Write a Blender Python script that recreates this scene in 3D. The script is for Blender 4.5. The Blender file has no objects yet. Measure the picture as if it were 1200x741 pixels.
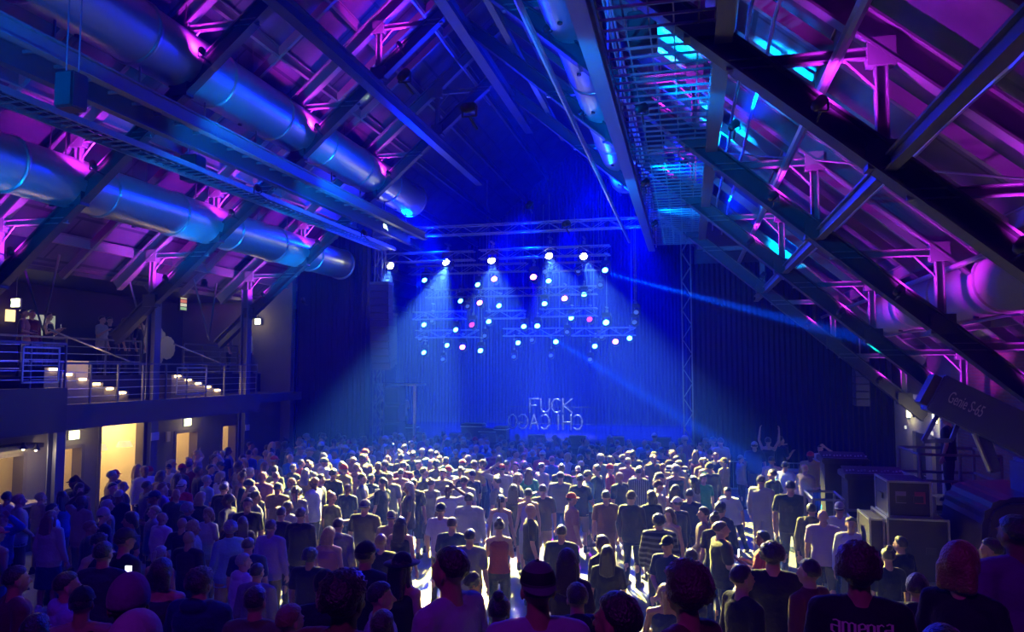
import bpy, bmesh, math, random
from mathutils import Vector, Matrix, noise as mnoise
sc = bpy.context.scene
COL = sc.collection
PI = math.pi
random.seed(7)
# ------------------------------------------------------------------ camera
YAW, PITCH, FPX, EYE = math.radians(13.333), math.radians(4.057), 867.0, 4.2
cam = bpy.data.cameras.new('camera'); camo = bpy.data.objects.new('camera', cam); COL.objects.link(camo)
camo.location = (0, 0, EYE); camo.rotation_euler = (PI/2 + PITCH, 0, YAW)
cam.sensor_width = 36; cam.lens = 36*FPX/1200; cam.clip_start = .05; cam.clip_end = 300
sc.camera = camo
Fv = Vector((-math.sin(YAW)*math.cos(PITCH), math.cos(YAW)*math.cos(PITCH), math.sin(PITCH)))
Rv = Vector((math.cos(YAW), math.sin(YAW), 0)); Uv = Rv.cross(Fv); EYEP = Vector((0, 0, EYE))
def ray(x, y): return Fv + Rv*((x-600)/FPX) - Uv*((y-370.5)/FPX)
def atY(x, y, Y): r = ray(x, y); return EYEP + r*(Y/r.y)
def atX(x, y, X): r = ray(x, y); return EYEP + r*(X/r.x)
def atZ(x, y, Z): r = ray(x, y); return EYEP + r*((Z-EYE)/r.z)
# ------------------------------------------------------------------ look
vs = sc.view_settings
vs.view_transform = 'Standard'; vs.look = 'None'; vs.gamma = 1; vs.use_curve_mapping = False; vs.exposure = 0.0
sc.cycles.use_denoising = True
sc.cycles.max_bounces = 4; sc.cycles.diffuse_bounces = 2; sc.cycles.glossy_bounces = 2; sc.cycles.transmission_bounces = 4
sc.cycles.volume_bounces = 0; sc.cycles.sample_clamp_indirect = 3; sc.cycles.use_light_tree = True
sc.cycles.caustics_reflective = False; sc.cycles.caustics_refractive = False
HAZE = 0.008
w = bpy.data.worlds.new('world'); sc.world = w; w.use_nodes = True
nt = w.node_tree; nt.nodes.clear()
wo = nt.nodes.new('ShaderNodeOutputWorld'); bg = nt.nodes.new('ShaderNodeBackground'); bg.inputs[0].default_value = (0, 0, 0, 1); bg.inputs[1].default_value = 0
nt.links.new(bg.outputs[0], wo.inputs[0])
vsn = nt.nodes.new('ShaderNodeVolumeScatter'); vsn.inputs['Color'].default_value = (.012, .05, 1, 1); vsn.inputs['Density'].default_value = HAZE  # blue light of the air is put into the haze colour
vsn.inputs['Anisotropy'].default_value = 0.1
nt.links.new(vsn.outputs[0], wo.inputs['Volume'])

def aim(o, d): o.rotation_euler = Vector(d).to_track_quat('-Z', 'Y').to_euler()
def spot(p, tgt, power, color, deg, blend=.3, r=.08, name='spot_lamp'):
    l = bpy.data.lights.new(name, 'SPOT'); l.energy = power; l.color = color; l.spot_size = math.radians(deg); l.spot_blend = blend; l.shadow_soft_size = r
    o = bpy.data.objects.new(name, l); COL.objects.link(o); o.location = p; aim(o, Vector(tgt)-Vector(p)); return o
def point(p, power, color, r=.1, name='point_lamp'):
    l = bpy.data.lights.new(name, 'POINT'); l.energy = power; l.color = color; l.shadow_soft_size = r
    o = bpy.data.objects.new(name, l); COL.objects.link(o); o.location = p; return o
BLUE, CYAN, MAG, WARM, WHITE = (.01, .03, 1), (.02, .32, 1), (.9, .02, .75), (1, .62, .25), (1, .88, .19)
SKYB = (.0, .20, 1)
# --- crowd key: the white lamps on the front truss (their housings are built further down)
WHITES = [(460, 313), (525, 310), (579, 308), (645, 303), (684, 303)]
WHITE_TGT = [(-10.2, 20.5, 0), (-7.6, 16.5, 0), (-3.6, 14.5, 0), (-.6, 13, 0), (.6, 19, 0)]
for (px, py), t in zip(WHITES, WHITE_TGT):
    p = atY(px, py, 27.3) + Vector((0, -.22, -.05)); spot(p, t, 270000, WHITE, 29, .55, .10, 'front_truss_lamp')
# --- blue stage wash: lamps hung over the stage
for x in (-11.5, -8, -5, -2):
    spot((x, 31.5, 10.5), (x*.9-.6, 35.5, 1.3), 20000, (.0, .002, 1), 75, .6, .2, 'stage_wash_lamp')
for x in (-10.0, -6, -2.0):
    spot((x, 27.6, 10.2), (x, 20.5, 0), 9000, (.0, .01, 1), 80, .7, .2, 'stage_wash_lamp')
# --- added blue fill at the front truss, spreading blue haze through the hall
for x in (-10.5, -3.0): spot((x, 26.8, 10.0), (x*.6+2.2, 12, 10), 9000, (.0, .006, 1), 150, .9, .25, 'added_haze_fill')
# --- added unseen fill: blue tint over the hall, purple from behind the camera
spot((-5.8, 3, 12.5), (-5.5, 16, 0), 1400, (.0, .01, 1), 110, .8, .4, 'added_hall_fill')
spot((-1, -3, 9.5), (0, 12, 1), 620, (.36, .02, .8), 100, .8, .4, 'added_hall_fill')
# --- narrow beams
def beam(px, py, Y, tgt, power, color, deg=3.0): spot(atY(px, py, Y)+Vector((0, -.2, -.05)), tgt, power, color, deg, .5, .05, 'beam_lamp')
# ------------------------------------------------------------------ materials
MATS = {}
def mat(name, color, rough=.6, metal=0, emit=0, ecol=None, bump=0, bscale=20, var=0, vscale=3, spec=.5, sheen=0):
    if name in MATS: return MATS[name]
    m = bpy.data.materials.new(name); m.use_nodes = True; n = m.node_tree.nodes; L = m.node_tree.links; b = n['Principled BSDF']
    b.inputs['Base Color'].default_value = (*color, 1); b.inputs['Roughness'].default_value = rough; b.inputs['Metallic'].default_value = metal
    b.inputs['Specular IOR Level'].default_value = spec
    if sheen: b.inputs['Sheen Weight'].default_value = sheen; b.inputs['Sheen Roughness'].default_value = .35
    tc = n.new('ShaderNodeTexCoord')
    if emit: b.inputs['Emission Color'].default_value = (*(ecol or color), 1); b.inputs['Emission Strength'].default_value = emit
    if var:
        nz = n.new('ShaderNodeTexNoise'); nz.inputs['Scale'].default_value = vscale; nz.inputs['Detail'].default_value = 4
        mx = n.new('ShaderNodeMix'); mx.data_type = 'RGBA'
        mx.inputs['A'].default_value = (*[c*(1-var) for c in color], 1); mx.inputs['B'].default_value = (*[min(1, c*(1+var)) for c in color], 1)
        L.new(tc.outputs['Object'], nz.inputs['Vector']); L.new(nz.outputs['Fac'], mx.inputs['Factor']); L.new(mx.outputs['Result'], b.inputs['Base Color'])
    if bump:
        nz = n.new('ShaderNodeTexNoise'); nz.inputs['Scale'].default_value = bscale; nz.inputs['Detail'].default_value = 3
        bp = n.new('ShaderNodeBump'); bp.inputs['Strength'].default_value = bump; bp.inputs['Distance'].default_value = .03
        L.new(tc.outputs['Object'], nz.inputs['Vector']); L.new(nz.outputs['Fac'], bp.inputs['Height']); L.new(bp.outputs[0], b.inputs['Normal'])
    MATS[name] = m; return m
def brickmat(name, c1, c2, mortar, bw, bh, msize, rough=.8, axes='XZ', bump=.4, scale=1, offset=.5, noisec=.3):
    m = bpy.data.materials.new(name); m.use_nodes = True; n = m.node_tree.nodes; L = m.node_tree.links; b = n['Principled BSDF']
    g = n.new('ShaderNodeNewGeometry'); sp = n.new('ShaderNodeSeparateXYZ'); cb = n.new('ShaderNodeCombineXYZ')
    L.new(g.outputs['Position'], sp.inputs[0]); L.new(sp.outputs[axes[0]], cb.inputs[0]); L.new(sp.outputs[axes[1]], cb.inputs[1])
    t = n.new('ShaderNodeTexBrick'); t.inputs['Scale'].default_value = scale; t.inputs['Color1'].default_value = (*c1, 1); t.inputs['Color2'].default_value = (*c2, 1)
    t.inputs['Mortar'].default_value = (*mortar, 1); t.inputs['Mortar Size'].default_value = msize; t.inputs['Brick Width'].default_value = bw; t.inputs['Row Height'].default_value = bh; t.offset = offset
    L.new(cb.outputs[0], t.inputs['Vector'])
    nz = n.new('ShaderNodeTexNoise'); nz.inputs['Scale'].default_value = 1.3; nz.inputs['Detail'].default_value = 6; L.new(g.outputs['Position'], nz.inputs['Vector'])
    mx = n.new('ShaderNodeMix'); mx.data_type = 'RGBA'; mx.blend_type = 'MULTIPLY'; mx.inputs['Factor'].default_value = noisec*2
    L.new(t.outputs['Color'], mx.inputs['A']); L.new(nz.outputs['Fac'], mx.inputs['B']); L.new(mx.outputs['Result'], b.inputs['Base Color'])
    bp = n.new('ShaderNodeBump'); bp.inputs['Strength'].default_value = bump; bp.inputs['Distance'].default_value = .02; bp.invert = True
    L.new(t.outputs['Fac'], bp.inputs['Height']); L.new(bp.outputs[0], b.inputs['Normal']); b.inputs['Roughness'].default_value = rough
    MATS[name] = m; return m
def wavemat(name, c1, c2, axis='Z', scale=12, rough=.8, sharp=True, wide=.5):
    m = bpy.data.materials.new(name); m.use_nodes = True; n = m.node_tree.nodes; L = m.node_tree.links; b = n['Principled BSDF']
    tc = n.new('ShaderNodeTexCoord'); wv = n.new('ShaderNodeTexWave'); wv.bands_direction = axis; wv.inputs['Scale'].default_value = scale
    L.new(tc.outputs['Object'], wv.inputs['Vector']); r = n.new('ShaderNodeValToRGB'); L.new(wv.outputs['Fac'], r.inputs[0])
    r.color_ramp.elements[0].color = (*c1, 1); r.color_ramp.elements[1].color = (*c2, 1)
    if sharp: r.color_ramp.elements[0].position = wide-.03; r.color_ramp.elements[1].position = wide+.03
    L.new(r.outputs[0], b.inputs['Base Color']); b.inputs['Roughness'].default_value = rough; MATS[name] = m; return m

# ------------------------------------------------------------------ mesh helpers
class MB:
    def __init__(s): s.v = []; s.f = []
    def add(s, vs_, fs): k = len(s.v); s.v += [tuple(p) for p in vs_]; s.f += [tuple(i+k for i in f) for f in fs]; return s
    def box(s, c, d, M=None):
        x, y, z = d[0]/2, d[1]/2, d[2]/2
        P = [Vector((a*x, b*y, e*z)) for a in (-1, 1) for b in (-1, 1) for e in (-1, 1)]
        if M is not None: P = [M @ p for p in P]
        c = Vector(c)
        return s.add([p+c for p in P], [(0, 1, 3, 2), (4, 6, 7, 5), (0, 4, 5, 1), (2, 3, 7, 6), (0, 2, 6, 4), (1, 5, 7, 3)])
    def bb(s, a, b): return s.box([(a[i]+b[i])/2 for i in range(3)], [abs(b[i]-a[i]) for i in range(3)])
    def bar(s, p, q, w, h, up=(0, 0, 1)):      # rectangular bar from p to q, w across, h along 'up'
        p, q = Vector(p), Vector(q); d = (q-p); L = d.length; d.normalize(); up = Vector(up)
        if abs(d.dot(up)) > .98: up = Vector((0, 1, 0))
        x = d.cross(up).normalized(); u = x.cross(d).normalized()
        M = Matrix((x, d, u)).transposed(); return s.box((p+q)/2, (w, L, h), M)
    def ibeam(s, p, q, w, h, up=(0, 0, 1), t=.03):
        p, q = Vector(p), Vector(q); d = (q-p).normalized(); up = Vector(up); x = d.cross(up).normalized(); u = x.cross(d).normalized()
        s.bar(p+u*(h/2-t/2), q+u*(h/2-t/2), w, t, u); s.bar(p-u*(h/2-t/2), q-u*(h/2-t/2), w, t, u); return s.bar(p, q, t, h-2*t, u)
    def tube(s, pts, r, n=8, caps=True):
        pts = [Vector(p) for p in pts]; rr = r if isinstance(r, (list, tuple)) else [r]*len(pts); V = []; F = []
        prev = None
        for i, p in enumerate(pts):
            d = (pts[min(i+1, len(pts)-1)]-pts[max(i-1, 0)]).normalized()
            if prev is None: a = d.orthogonal().normalized()
            else: a = (prev - d*prev.dot(d)); a = a.normalized() if a.length > 1e-5 else d.orthogonal().normalized()
            prev = a; b = d.cross(a)
            for k in range(n): t = 2*PI*k/n; V.append(p + (a*math.cos(t)+b*math.sin(t))*rr[i])
        for i in range(len(pts)-1):
            for k in range(n): k2 = (k+1) % n; F.append((i*n+k, i*n+k2, (i+1)*n+k2, (i+1)*n+k))
        if caps: F.append(tuple(range(n))[::-1]); F.append(tuple((len(pts)-1)*n+k for k in range(n)))
        return s.add(V, F)
    def rings(s, R, n=16):                   # R: list of (cx,cy,cz,rx,ry) horizontal ellipses, closed
        V = []; F = []
        for (x, y, z, a, b) in R:
            for k in range(n): t = 2*PI*k/n; V.append((x+a*math.cos(t), y+b*math.sin(t), z))
        for i in range(len(R)-1):
            for k in range(n): k2 = (k+1) % n; F.append((i*n+k, i*n+k2, (i+1)*n+k2, (i+1)*n+k))
        F.append(tuple(range(n))[::-1]); F.append(tuple((len(R)-1)*n+k for k in range(n))); return s.add(V, F)
    def ell(s, c, r, n=12, m=8, M=None):
        V = []; F = []; c = Vector(c)
        for j in range(1, m):
            ph = PI*j/m
            for k in range(n):
                t = 2*PI*k/n; p = Vector((r[0]*math.sin(ph)*math.cos(t), r[1]*math.sin(ph)*math.sin(t), r[2]*math.cos(ph)))
                V.append(c + (M @ p if M is not None else p))
        V.append(c+(M @ Vector((0, 0, r[2])) if M is not None else Vector((0, 0, r[2])))); V.append(c+(M @ Vector((0, 0, -r[2])) if M is not None else Vector((0, 0, -r[2]))))
        for j in range(m-2):
            for k in range(n): k2 = (k+1) % n; F.append((j*n+k, (j+1)*n+k, (j+1)*n+k2, j*n+k2))
        a, b = len(V)-2, len(V)-1
        for k in range(n): k2 = (k+1) % n; F.append((a, k, k2)); F.append(((m-2)*n+k, b, (m-2)*n+k2))
        return s.add(V, F)
    def cap(s, p, q, r0, r1, n=12):           # tapered capsule
        p, q = Vector(p), Vector(q); d = (q-p); L = d.length
        if L < 1e-6: return s.ell(p, (r0,)*3)
        d.normalize(); pts = []; rr = []
        for a in (80, 60, 35, 10): pts.append(p-d*r0*math.sin(math.radians(a))); rr.append(r0*math.cos(math.radians(a)))
        for a in (10, 35, 60, 80): pts.append(q+d*r1*math.sin(math.radians(a))); rr.append(r1*math.cos(math.radians(a)))
        return s.tube(pts, rr, n)
    def lathe(s, prof, n=20, o=(0, 0, 0)):    # prof: (r,z)
        V = []; F = []
        for (r, z) in prof:
            for k in range(n): t = 2*PI*k/n; V.append((o[0]+r*math.cos(t), o[1]+r*math.sin(t), o[2]+z))
        for i in range(len(prof)-1):
            for k in range(n): k2 = (k+1) % n; F.append((i*n+k, i*n+k2, (i+1)*n+k2, (i+1)*n+k))
        return s.add(V, F)
    def mesh(s, name, smooth=False, bevel=0):
        me = bpy.data.meshes.new(name); me.from_pydata(s.v, [], s.f); me.update()
        bm = bmesh.new(); bm.from_mesh(me); bmesh.ops.recalc_face_normals(bm, faces=bm.faces)
        if bevel: bmesh.ops.bevel(bm, geom=list(bm.edges), offset=bevel, segments=2, affect='EDGES', clamp_overlap=True)
        bm.to_mesh(me); bm.free()
        if smooth: me.polygons.foreach_set('use_smooth', [True]*len(me.polygons))
        return me
    def build(s, name, m=None, parent=None, smooth=False, bevel=0, org=None, rz=0):
        me = s.mesh(name, smooth, bevel)
        if org is not None: me.transform(Matrix.Translation(-Vector(org)))
        o = bpy.data.objects.new(name, me); COL.objects.link(o)
        if org is not None: o.location = org
        if m: me.materials.append(m)
        if parent is not None:
            o.parent = parent
            if org is None and parent.get('_abs'): o.location = -Vector(parent.location)   # built in world coordinates
        return o
def tag(o, label=None, cat=None, group=None, kind=None):
    if label: o['label'] = label
    if cat: o['category'] = cat
    if group: o['group'] = group
    if kind: o['kind'] = kind
    return o
def thing(name, loc, label, cat, group=None, rz=0):   # Empty at the thing's base; parts given in local coordinates
    o = bpy.data.objects.new(name, None); COL.objects.link(o); o.location = loc; o.rotation_euler = (0, 0, rz); o.empty_display_size = .1
    return tag(o, label, cat, group)
def struct(name, mb, m, **k): o = mb.build(name, m, **k); o['kind'] = 'structure'; return o
def part(mb, name, m, parent, world=True, **k):
    if world: # geometry given in world coordinates, parent unrotated
        loc = Vector(parent.location)
        p = parent.parent
        while p is not None: loc = loc + Vector(p.location); p = p.parent
        mb.v = [tuple(Vector(v)-loc) for v in mb.v]
    return mb.build(name, m, parent, **k)
def copy_tree(o, parent=None):
    c = o.copy(); COL.objects.link(c)
    if parent is not None: c.parent = parent
    for ch in o.children: copy_tree(ch, c)
    return c
# ================================================================== MATERIAL SET
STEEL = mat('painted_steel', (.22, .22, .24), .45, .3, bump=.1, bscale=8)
DARKST = mat('dark_steel', (.07, .07, .08), .5, .3)
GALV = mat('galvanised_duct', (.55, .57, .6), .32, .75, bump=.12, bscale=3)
ALU = mat('aluminium', (.6, .62, .65), .35, .8)
TRM = mat('truss_metal', (.26, .27, .3), .35, .6)
BLACK = mat('black_paint', (.02, .02, .022), .55)
CLOTHBK = mat('black_drape', (.018, .018, .026), .95)
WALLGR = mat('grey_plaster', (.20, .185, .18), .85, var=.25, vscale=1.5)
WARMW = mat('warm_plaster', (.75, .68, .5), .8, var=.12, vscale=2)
TIEM = mat('tie_steel', (.09, .10, .13), .4, .4)
CONC = mat('concrete', (.34, .33, .32), .8, var=.2)
WOODST = mat('stage_ply', (.10, .10, .12), .22, spec=.8)
# ================================================================== SHELL
fl = brickmat('floor_concrete', (.36, .35, .33), (.31, .30, .29), (.25, .25, .24), 3.0, 3.0, .01, rough=.5, axes='XY', bump=.15, noisec=.35)
struct('floor', MB().bb((-21, -6, -.3), (9, 42, 0)), fl)
BRK = brickmat('brick', (.30, .15, .10), (.22, .11, .08), (.22, .18, .16), .24, .08, .012, axes='YZ')
deckR = brickmat('roof_panels', (.15, .14, .24), (.10, .095, .17), (.03, .03, .04), 2.4, 1.15, .035, rough=.55, axes='YX', bump=.6, noisec=.5)
DX = -5.86                       # ridge
HRU, HLU, SL = 6.0, 16.2, .87    # upper chord height over the eye at X = 0 (right, left slope)
HRL, HLL = 4.46, 14.65
def zr(x, h=HRU): return EYE + h - SL*x
def zl(x, h=HLU): return EYE + h + SL*x
DK = .62
def slab(x0, x1, f, th=.12, y0=-3, y1=40):
    P = [(x, y, f(x)+DK+t) for x in (x0, x1) for y in (y0, y1) for t in (0, th)]
    return MB().add(P, [(0, 1, 3, 2), (4, 6, 7, 5), (0, 4, 5, 1), (2, 3, 7, 6), (0, 2, 6, 4), (1, 5, 7, 3)])
struct('ceiling', slab(DX, 7.2, zr), deckR)
struct('ceiling.001', slab(-16.4, DX, zl), deckR)
struct('ceiling.002', MB().bb((-20.2, -3, 6.85), (-16.2, 27, 7.0)), DARKST)
# left ground-floor wall with its openings (Y ranges), X = -15.5
LX = -15.5
ops = [(13.2, 14.75, 0, 2.15), (15.6, 16.5, 0, 2.17), (17.06, 18.8, 0, 2.95), (20.1, 21.2, 0, 2.2), (22.45, 23.3, 0, 2.25)]
wb = MB(); y = -3
for (a, b, z0, z1) in ops: wb.bb((LX-.25, y, 0), (LX, a, 3.3)); wb.bb((LX-.25, a, z1), (LX, b, 3.3)); y = b
wb.bb((LX-.25, y, 0), (LX, 26.2, 3.3))
struct('wall_left', wb, WALLGR)
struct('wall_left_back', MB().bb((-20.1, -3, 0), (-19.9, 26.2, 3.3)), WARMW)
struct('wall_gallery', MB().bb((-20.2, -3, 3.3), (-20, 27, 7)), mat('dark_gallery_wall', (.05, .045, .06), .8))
for i, (a, b, z0, z1) in enumerate(ops):
    d = MB()
    for yy in (a, b): d.bb((LX-.28, yy-.05, 0), (LX+.03, yy+.05, z1+.05))
    d.bb((LX-.28, a, z1-.03), (LX+.03, b, z1+.06)); struct('door_%d' % (i+1), d, mat('door_frame', (.16, .14, .13), .6))
# partitions inside the lit back rooms
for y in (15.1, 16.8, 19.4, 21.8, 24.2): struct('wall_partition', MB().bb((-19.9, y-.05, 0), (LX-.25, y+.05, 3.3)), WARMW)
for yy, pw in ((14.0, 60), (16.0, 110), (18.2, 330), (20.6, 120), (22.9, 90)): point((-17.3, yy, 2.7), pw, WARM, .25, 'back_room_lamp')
# wall beside the stage, drapes, back wall
struct('wall_stage_left', MB().bb((-20, 26.2, 0), (-15.1, 26.5, 9)), WALLGR)
def drape(x0, x1, y, z0, z1, fold=.18, amp=.07):
    m = MB(); n = int((x1-x0)/fold*4); V = []; F = []
    for k in range(n+1):
        x = x0+(x1-x0)*k/n; o = amp*math.sin(k*PI/2)+amp*.5*math.sin(k*.37)
        V += [(x, y+o, z0), (x, y+o, z1), (x, y+o+.02, z0), (x, y+o+.02, z1)]
    for k in range(n):
        a = 4*k; F += [(a, a+4, a+5, a+1), (a+2, a+3, a+7, a+6), (a+1, a+5, a+7, a+3), (a, a+2, a+6, a+4)]
    return m.add(V, F)
d1 = tag(drape(-15.1, -11.9, 26.6, 0, 10.5).build('stage_drape', CLOTHBK), 'tall black pleated drape hanging beside the stage on the balcony side', 'curtain', 'black drapes either side of the stage')
d2 = tag(drape(.1, 7.0, 27.6, 0, 8).build('stage_drape', CLOTHBK), 'tall black pleated drape between the stage and the double doors', 'curtain', 'black drapes either side of the stage')
d3 = tag(drape(-16, 2, 39, 1.2, 16).build('backdrop_curtain', mat('backdrop_cloth', (.018, .018, .04), .9)), 'wide dark backdrop curtain hanging behind the balloon letters', 'curtain')
struct('wall_back', MB().bb((-21, 39.6, 0), (9, 39.9, 20)), DARKST)
struct('wall_stage_right', MB().bb((.3, 27.9, 0), (9, 28.1, 11)), DARKST)
# right wall: plaster bay with the two doors, then brick
RX = 6.8
rb = MB(); y = 21.9
for (a, b) in ((22.75, 23.75), (24.35, 25.6)): rb.bb((RX, y, 0), (RX+.25, a, 3.4)); rb.bb((RX, a, 2.25), (RX+.25, b, 3.4)); y = b
rb.bb((RX, y, 0), (RX+.25, 28, 3.4)); struct('wall_right', rb, mat('pale_plaster', (.42, .40, .40), .8, var=.1))
struct('wall_right_upper', MB().bb((RX, 21.9, 3.4), (RX+.25, 28, 5.3)), DARKST)
struct('wall_right_brick', MB().bb((RX, -3, 0), (RX+.3, 21.9, 5.45)), BRK)
for i, (a, b) in enumerate(((22.75, 23.75), (24.35, 25.6))):
    d = MB().bb((RX+.1, a, 0), (RX+.16, b, 2.25)); dd = struct('door_%d' % (6+i), d, mat('dark_door', (.05, .05, .06), .5))
    h = part(MB().tube([(RX+.08, a+.12, 1.0), (RX+.02, a+.12, 1.0), (RX+.02, a+.26, 1.0)], .015), 'door_handle', ALU, dd)
struct('trim_1', MB().bb((RX-.25, 21.55, 0), (RX+.05, 21.75, 3.3)).bb((RX-.25, 21.95, 0), (RX+.05, 22.1, 3.3)), mat('white_trim', (.6, .6, .62), .6))
struct('trim_2', MB().bb((RX-.08, -3, 4.55), (RX, 21.9, 4.8)).bb((RX-.12, -3, 5.3), (RX+.35, 28, 5.5)), DARKST)
# stage
st = struct('floor_stage', MB().bb((-15.0, 28, 0), (.2, 38.5, 1.3)), WOODST)
for k in range(9): tag(MB().bb((-14+k*1.55, 27.93, .1), (-12.6+k*1.55, 27.99, 1.2)).build('stage_fascia_panel', BLACK), 'black fascia panel on the stage front, %s from the balcony side' % ['first', 'second', 'third', 'fourth', 'fifth', 'sixth', 'seventh', 'eighth', 'ninth'][k], 'stage panel', 'fascia panels along the stage front')
# tiers the nearest spectators and the viewer stand on
struct('floor_riser', MB().bb((-12, -6, 0), (6.5, 1.9, 2.45)).bb((-12, 1.9, 0), (6.5, 5.1, 1.5)).bb((-12, 5.1, 0), (6.5, 6.6, .75)), mat('riser_deck', (.05, .05, .06), .7))

# ================================================================== ROOF TRUSSES
PINKL = (1, .03, .55)
def lerp(a, b, t): return a+(b-a)*t
def half_truss(side, Y, xs, label, xa, xb, cwu, cwl, posts=True):
    f = (lambda x, h: zr(x, h)) if side == 'R' else (lambda x, h: zl(x, h))
    HU, HL = (HRU, HRL) if side == 'R' else (HLU, HLL)
    n = Vector((SL, 0, 1)).normalized() if side == 'R' else Vector((-SL, 0, 1)).normalized()
    s = 1 if side == 'R' else -1
    t = thing('roof_truss', ((xa+xb)/2, Y, f((xa+xb)/2, HL)), label, 'roof truss', 'steel half trusses carrying the sloping roof')
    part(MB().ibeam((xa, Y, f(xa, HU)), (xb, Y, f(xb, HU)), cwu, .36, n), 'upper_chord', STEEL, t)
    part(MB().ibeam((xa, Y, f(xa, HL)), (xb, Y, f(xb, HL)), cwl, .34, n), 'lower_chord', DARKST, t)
    for x in xs:
        zu = f(x, HU)-.18; zlow = f(x, HL)+.18
        part(MB().ibeam((x, Y, zu), (x, Y, zlow), .12, .14, (1, 0, 0), .015), 'post', STEEL, t)
        xi = x - s*(HU-HL)/SL
        part(MB().ibeam((x, Y, zu-.05), (xi, Y, zu-.05), .12, .13, (0, 0, 1), .015), 'strut', STEEL, t)
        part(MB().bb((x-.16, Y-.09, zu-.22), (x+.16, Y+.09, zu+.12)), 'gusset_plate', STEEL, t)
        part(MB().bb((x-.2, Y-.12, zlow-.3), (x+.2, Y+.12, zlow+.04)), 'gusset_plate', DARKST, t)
        part(MB().tube([(x-s*.45, Y, zu-.05), (x, Y, zu-.55)], .02, 5), 'knee_brace', STEEL, t)
    return t
RXS = [-1.8, .22, 2.3, 4.3, 6.2]; LXS = [-7.9, -10.2, -12.7, -14.7]
RY = [4.6, 9.4, 14.2, 19.1, 24.0]; LY = [3.6, 8.3, 13.1, 17.9, 22.7]
ordn = ['nearest the camera', 'second', 'third', 'fourth', 'farthest']
for i, Y in enumerate(RY):
    xs = [x for x in RXS if not (i == 0 and x < 2)]
    half_truss('R', Y, xs, 'steel half truss on the brick wall side, %s along the hall' % ordn[i], DX, 6.75, .2, .3)
for i, Y in enumerate(LY):
    half_truss('L', Y, LXS, 'steel half truss on the balcony side, %s along the hall' % ordn[i], DX, -15.9, .2, .22)
    # raking legs that carry the lower chord down to the gallery floor
# purlins and tie beams running the length of the hall
def longi(name, x, z, w_, h_, m, label, cat, y0=0, y1=27, grp='purlins and ties running the length of the roof', up=(0, 0, 1)):
    return tag(MB().ibeam((x, y0, z), (x, y1, z), w_, h_, up).build(name, m), label, cat, grp)
for k, x in enumerate([-4.6, -3.3, -1.9, -.6, .8, 2.1, 3.4, 4.8, 6.2]):
    longi('purlin', x, zr(x)+.38, .1, .28, STEEL, 'steel purlin on the brick wall slope, %s down from the ridge' % ['first','second','third','fourth','fifth','sixth','seventh','eighth','ninth'][k], 'purlin', -2, 39)
for k, x in enumerate([-7.2, -8.5, -9.9, -11.2, -12.6, -13.9, -15.3]):
    longi('purlin', x, zl(x)+.38, .1, .28, STEEL, 'steel purlin on the balcony slope, %s down from the ridge' % ['first','second','third','fourth','fifth','sixth','seventh'][k], 'purlin', -2, 39)
TIES = [(-1.19*4.8, 1.9*4.8, .3, .4, 'deep steel ridge beam high above the middle of the floor'), (-1.6*4.8, 1.5*4.8, .26, .34, 'blue-lit steel tie beam between the ridge beam and the upper duct'),
        (-.92*4.8, 1.8*4.8, .16, .2, 'thin steel tie just on the brick wall side of the ridge beam'), (2.36, 2.42, .14, .2, 'steel tie joining the posts on the brick wall side')]
for (x, h, a, b, lab) in TIES: longi('tie_beam', x, EYE+h, a, b, STEEL if a < .25 else TIEM, lab, 'tie beam', 1, 27)
for (x, h, r, lab) in ((1.72, 3.55, .07, 'slim steel pipe under the brick wall slope, near the middle posts'), (-2.0, 4.6, .05, 'slim steel pipe close to the ridge duct'), (4.5, 1.75, .05, 'slim steel pipe low on the brick wall slope'),
                       (-12.2, 5.0, .05, 'slim steel pipe under the balcony slope')):
    tag(MB().tube([(x, 1, EYE+h), (x, 27, EYE+h)], r, 8).build('pipe', ALU), lab, 'pipe', 'service pipes under the roof')
# upper insulated ducting strip clipped to the brick wall slope rafters
# ================================================================== DUCTS
def duct(name, x, h, r, y0, y1, label, m=GALV):
    t = thing(name, (x, y0, EYE+h), label, 'duct', 'round air ducts')
    nseg = int((y1-y0)/2.4); L = (y1-y0)/nseg
    part(MB().tube([(x, y0+L*nseg*k/24, EYE+h) for k in range(25)], r, 32), 'duct_barrel', m, t, smooth=True)
    for k in range(nseg+1):
        y = y0+k*L
        part(MB().tube([(x, y-.05, EYE+h), (x, y-.03, EYE+h), (x, y+.03, EYE+h), (x, y+.05, EYE+h)], [r, r+.035, r+.035, r], 32), 'seam_ring', m, t, smooth=True)
        g = MB()
        for dx in (-.2, .2): g.tube([(x+dx, y+L*.5, EYE+h+math.sqrt(r*r-.04)-.02), (x+dx, y+L*.5, EYE+h+r+.8)], .012, 5)
        if k < nseg: part(g, 'hanger_rod', DARKST, t); part(MB().tube([(x-.1, y+L*.5, EYE+h-r+.015), (x-.1, y+L*.5, EYE+h-r-.03)], .05, 8), 'air_nozzle', BLACK, t)
    return t
duct('air_duct', -13.0, 4.02, .56, 2, 26.1, 'big round metal duct, the lower one over the balcony')
duct('air_duct', -10.3, 6.49, .62, 2, 26.5, 'big round metal duct, the upper one on the balcony slope')
duct('air_duct', -2.12, 6.97, .52, 2, 27, 'big round metal duct just beside the roof ridge')
duct('air_duct', 5.3, 1.5, .55, 4, 21.5, 'big round duct above the brick wall, fabric wrapped', mat('duct_wrap', (.4, .36, .4), .7, bump=.3, bscale=4))
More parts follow.
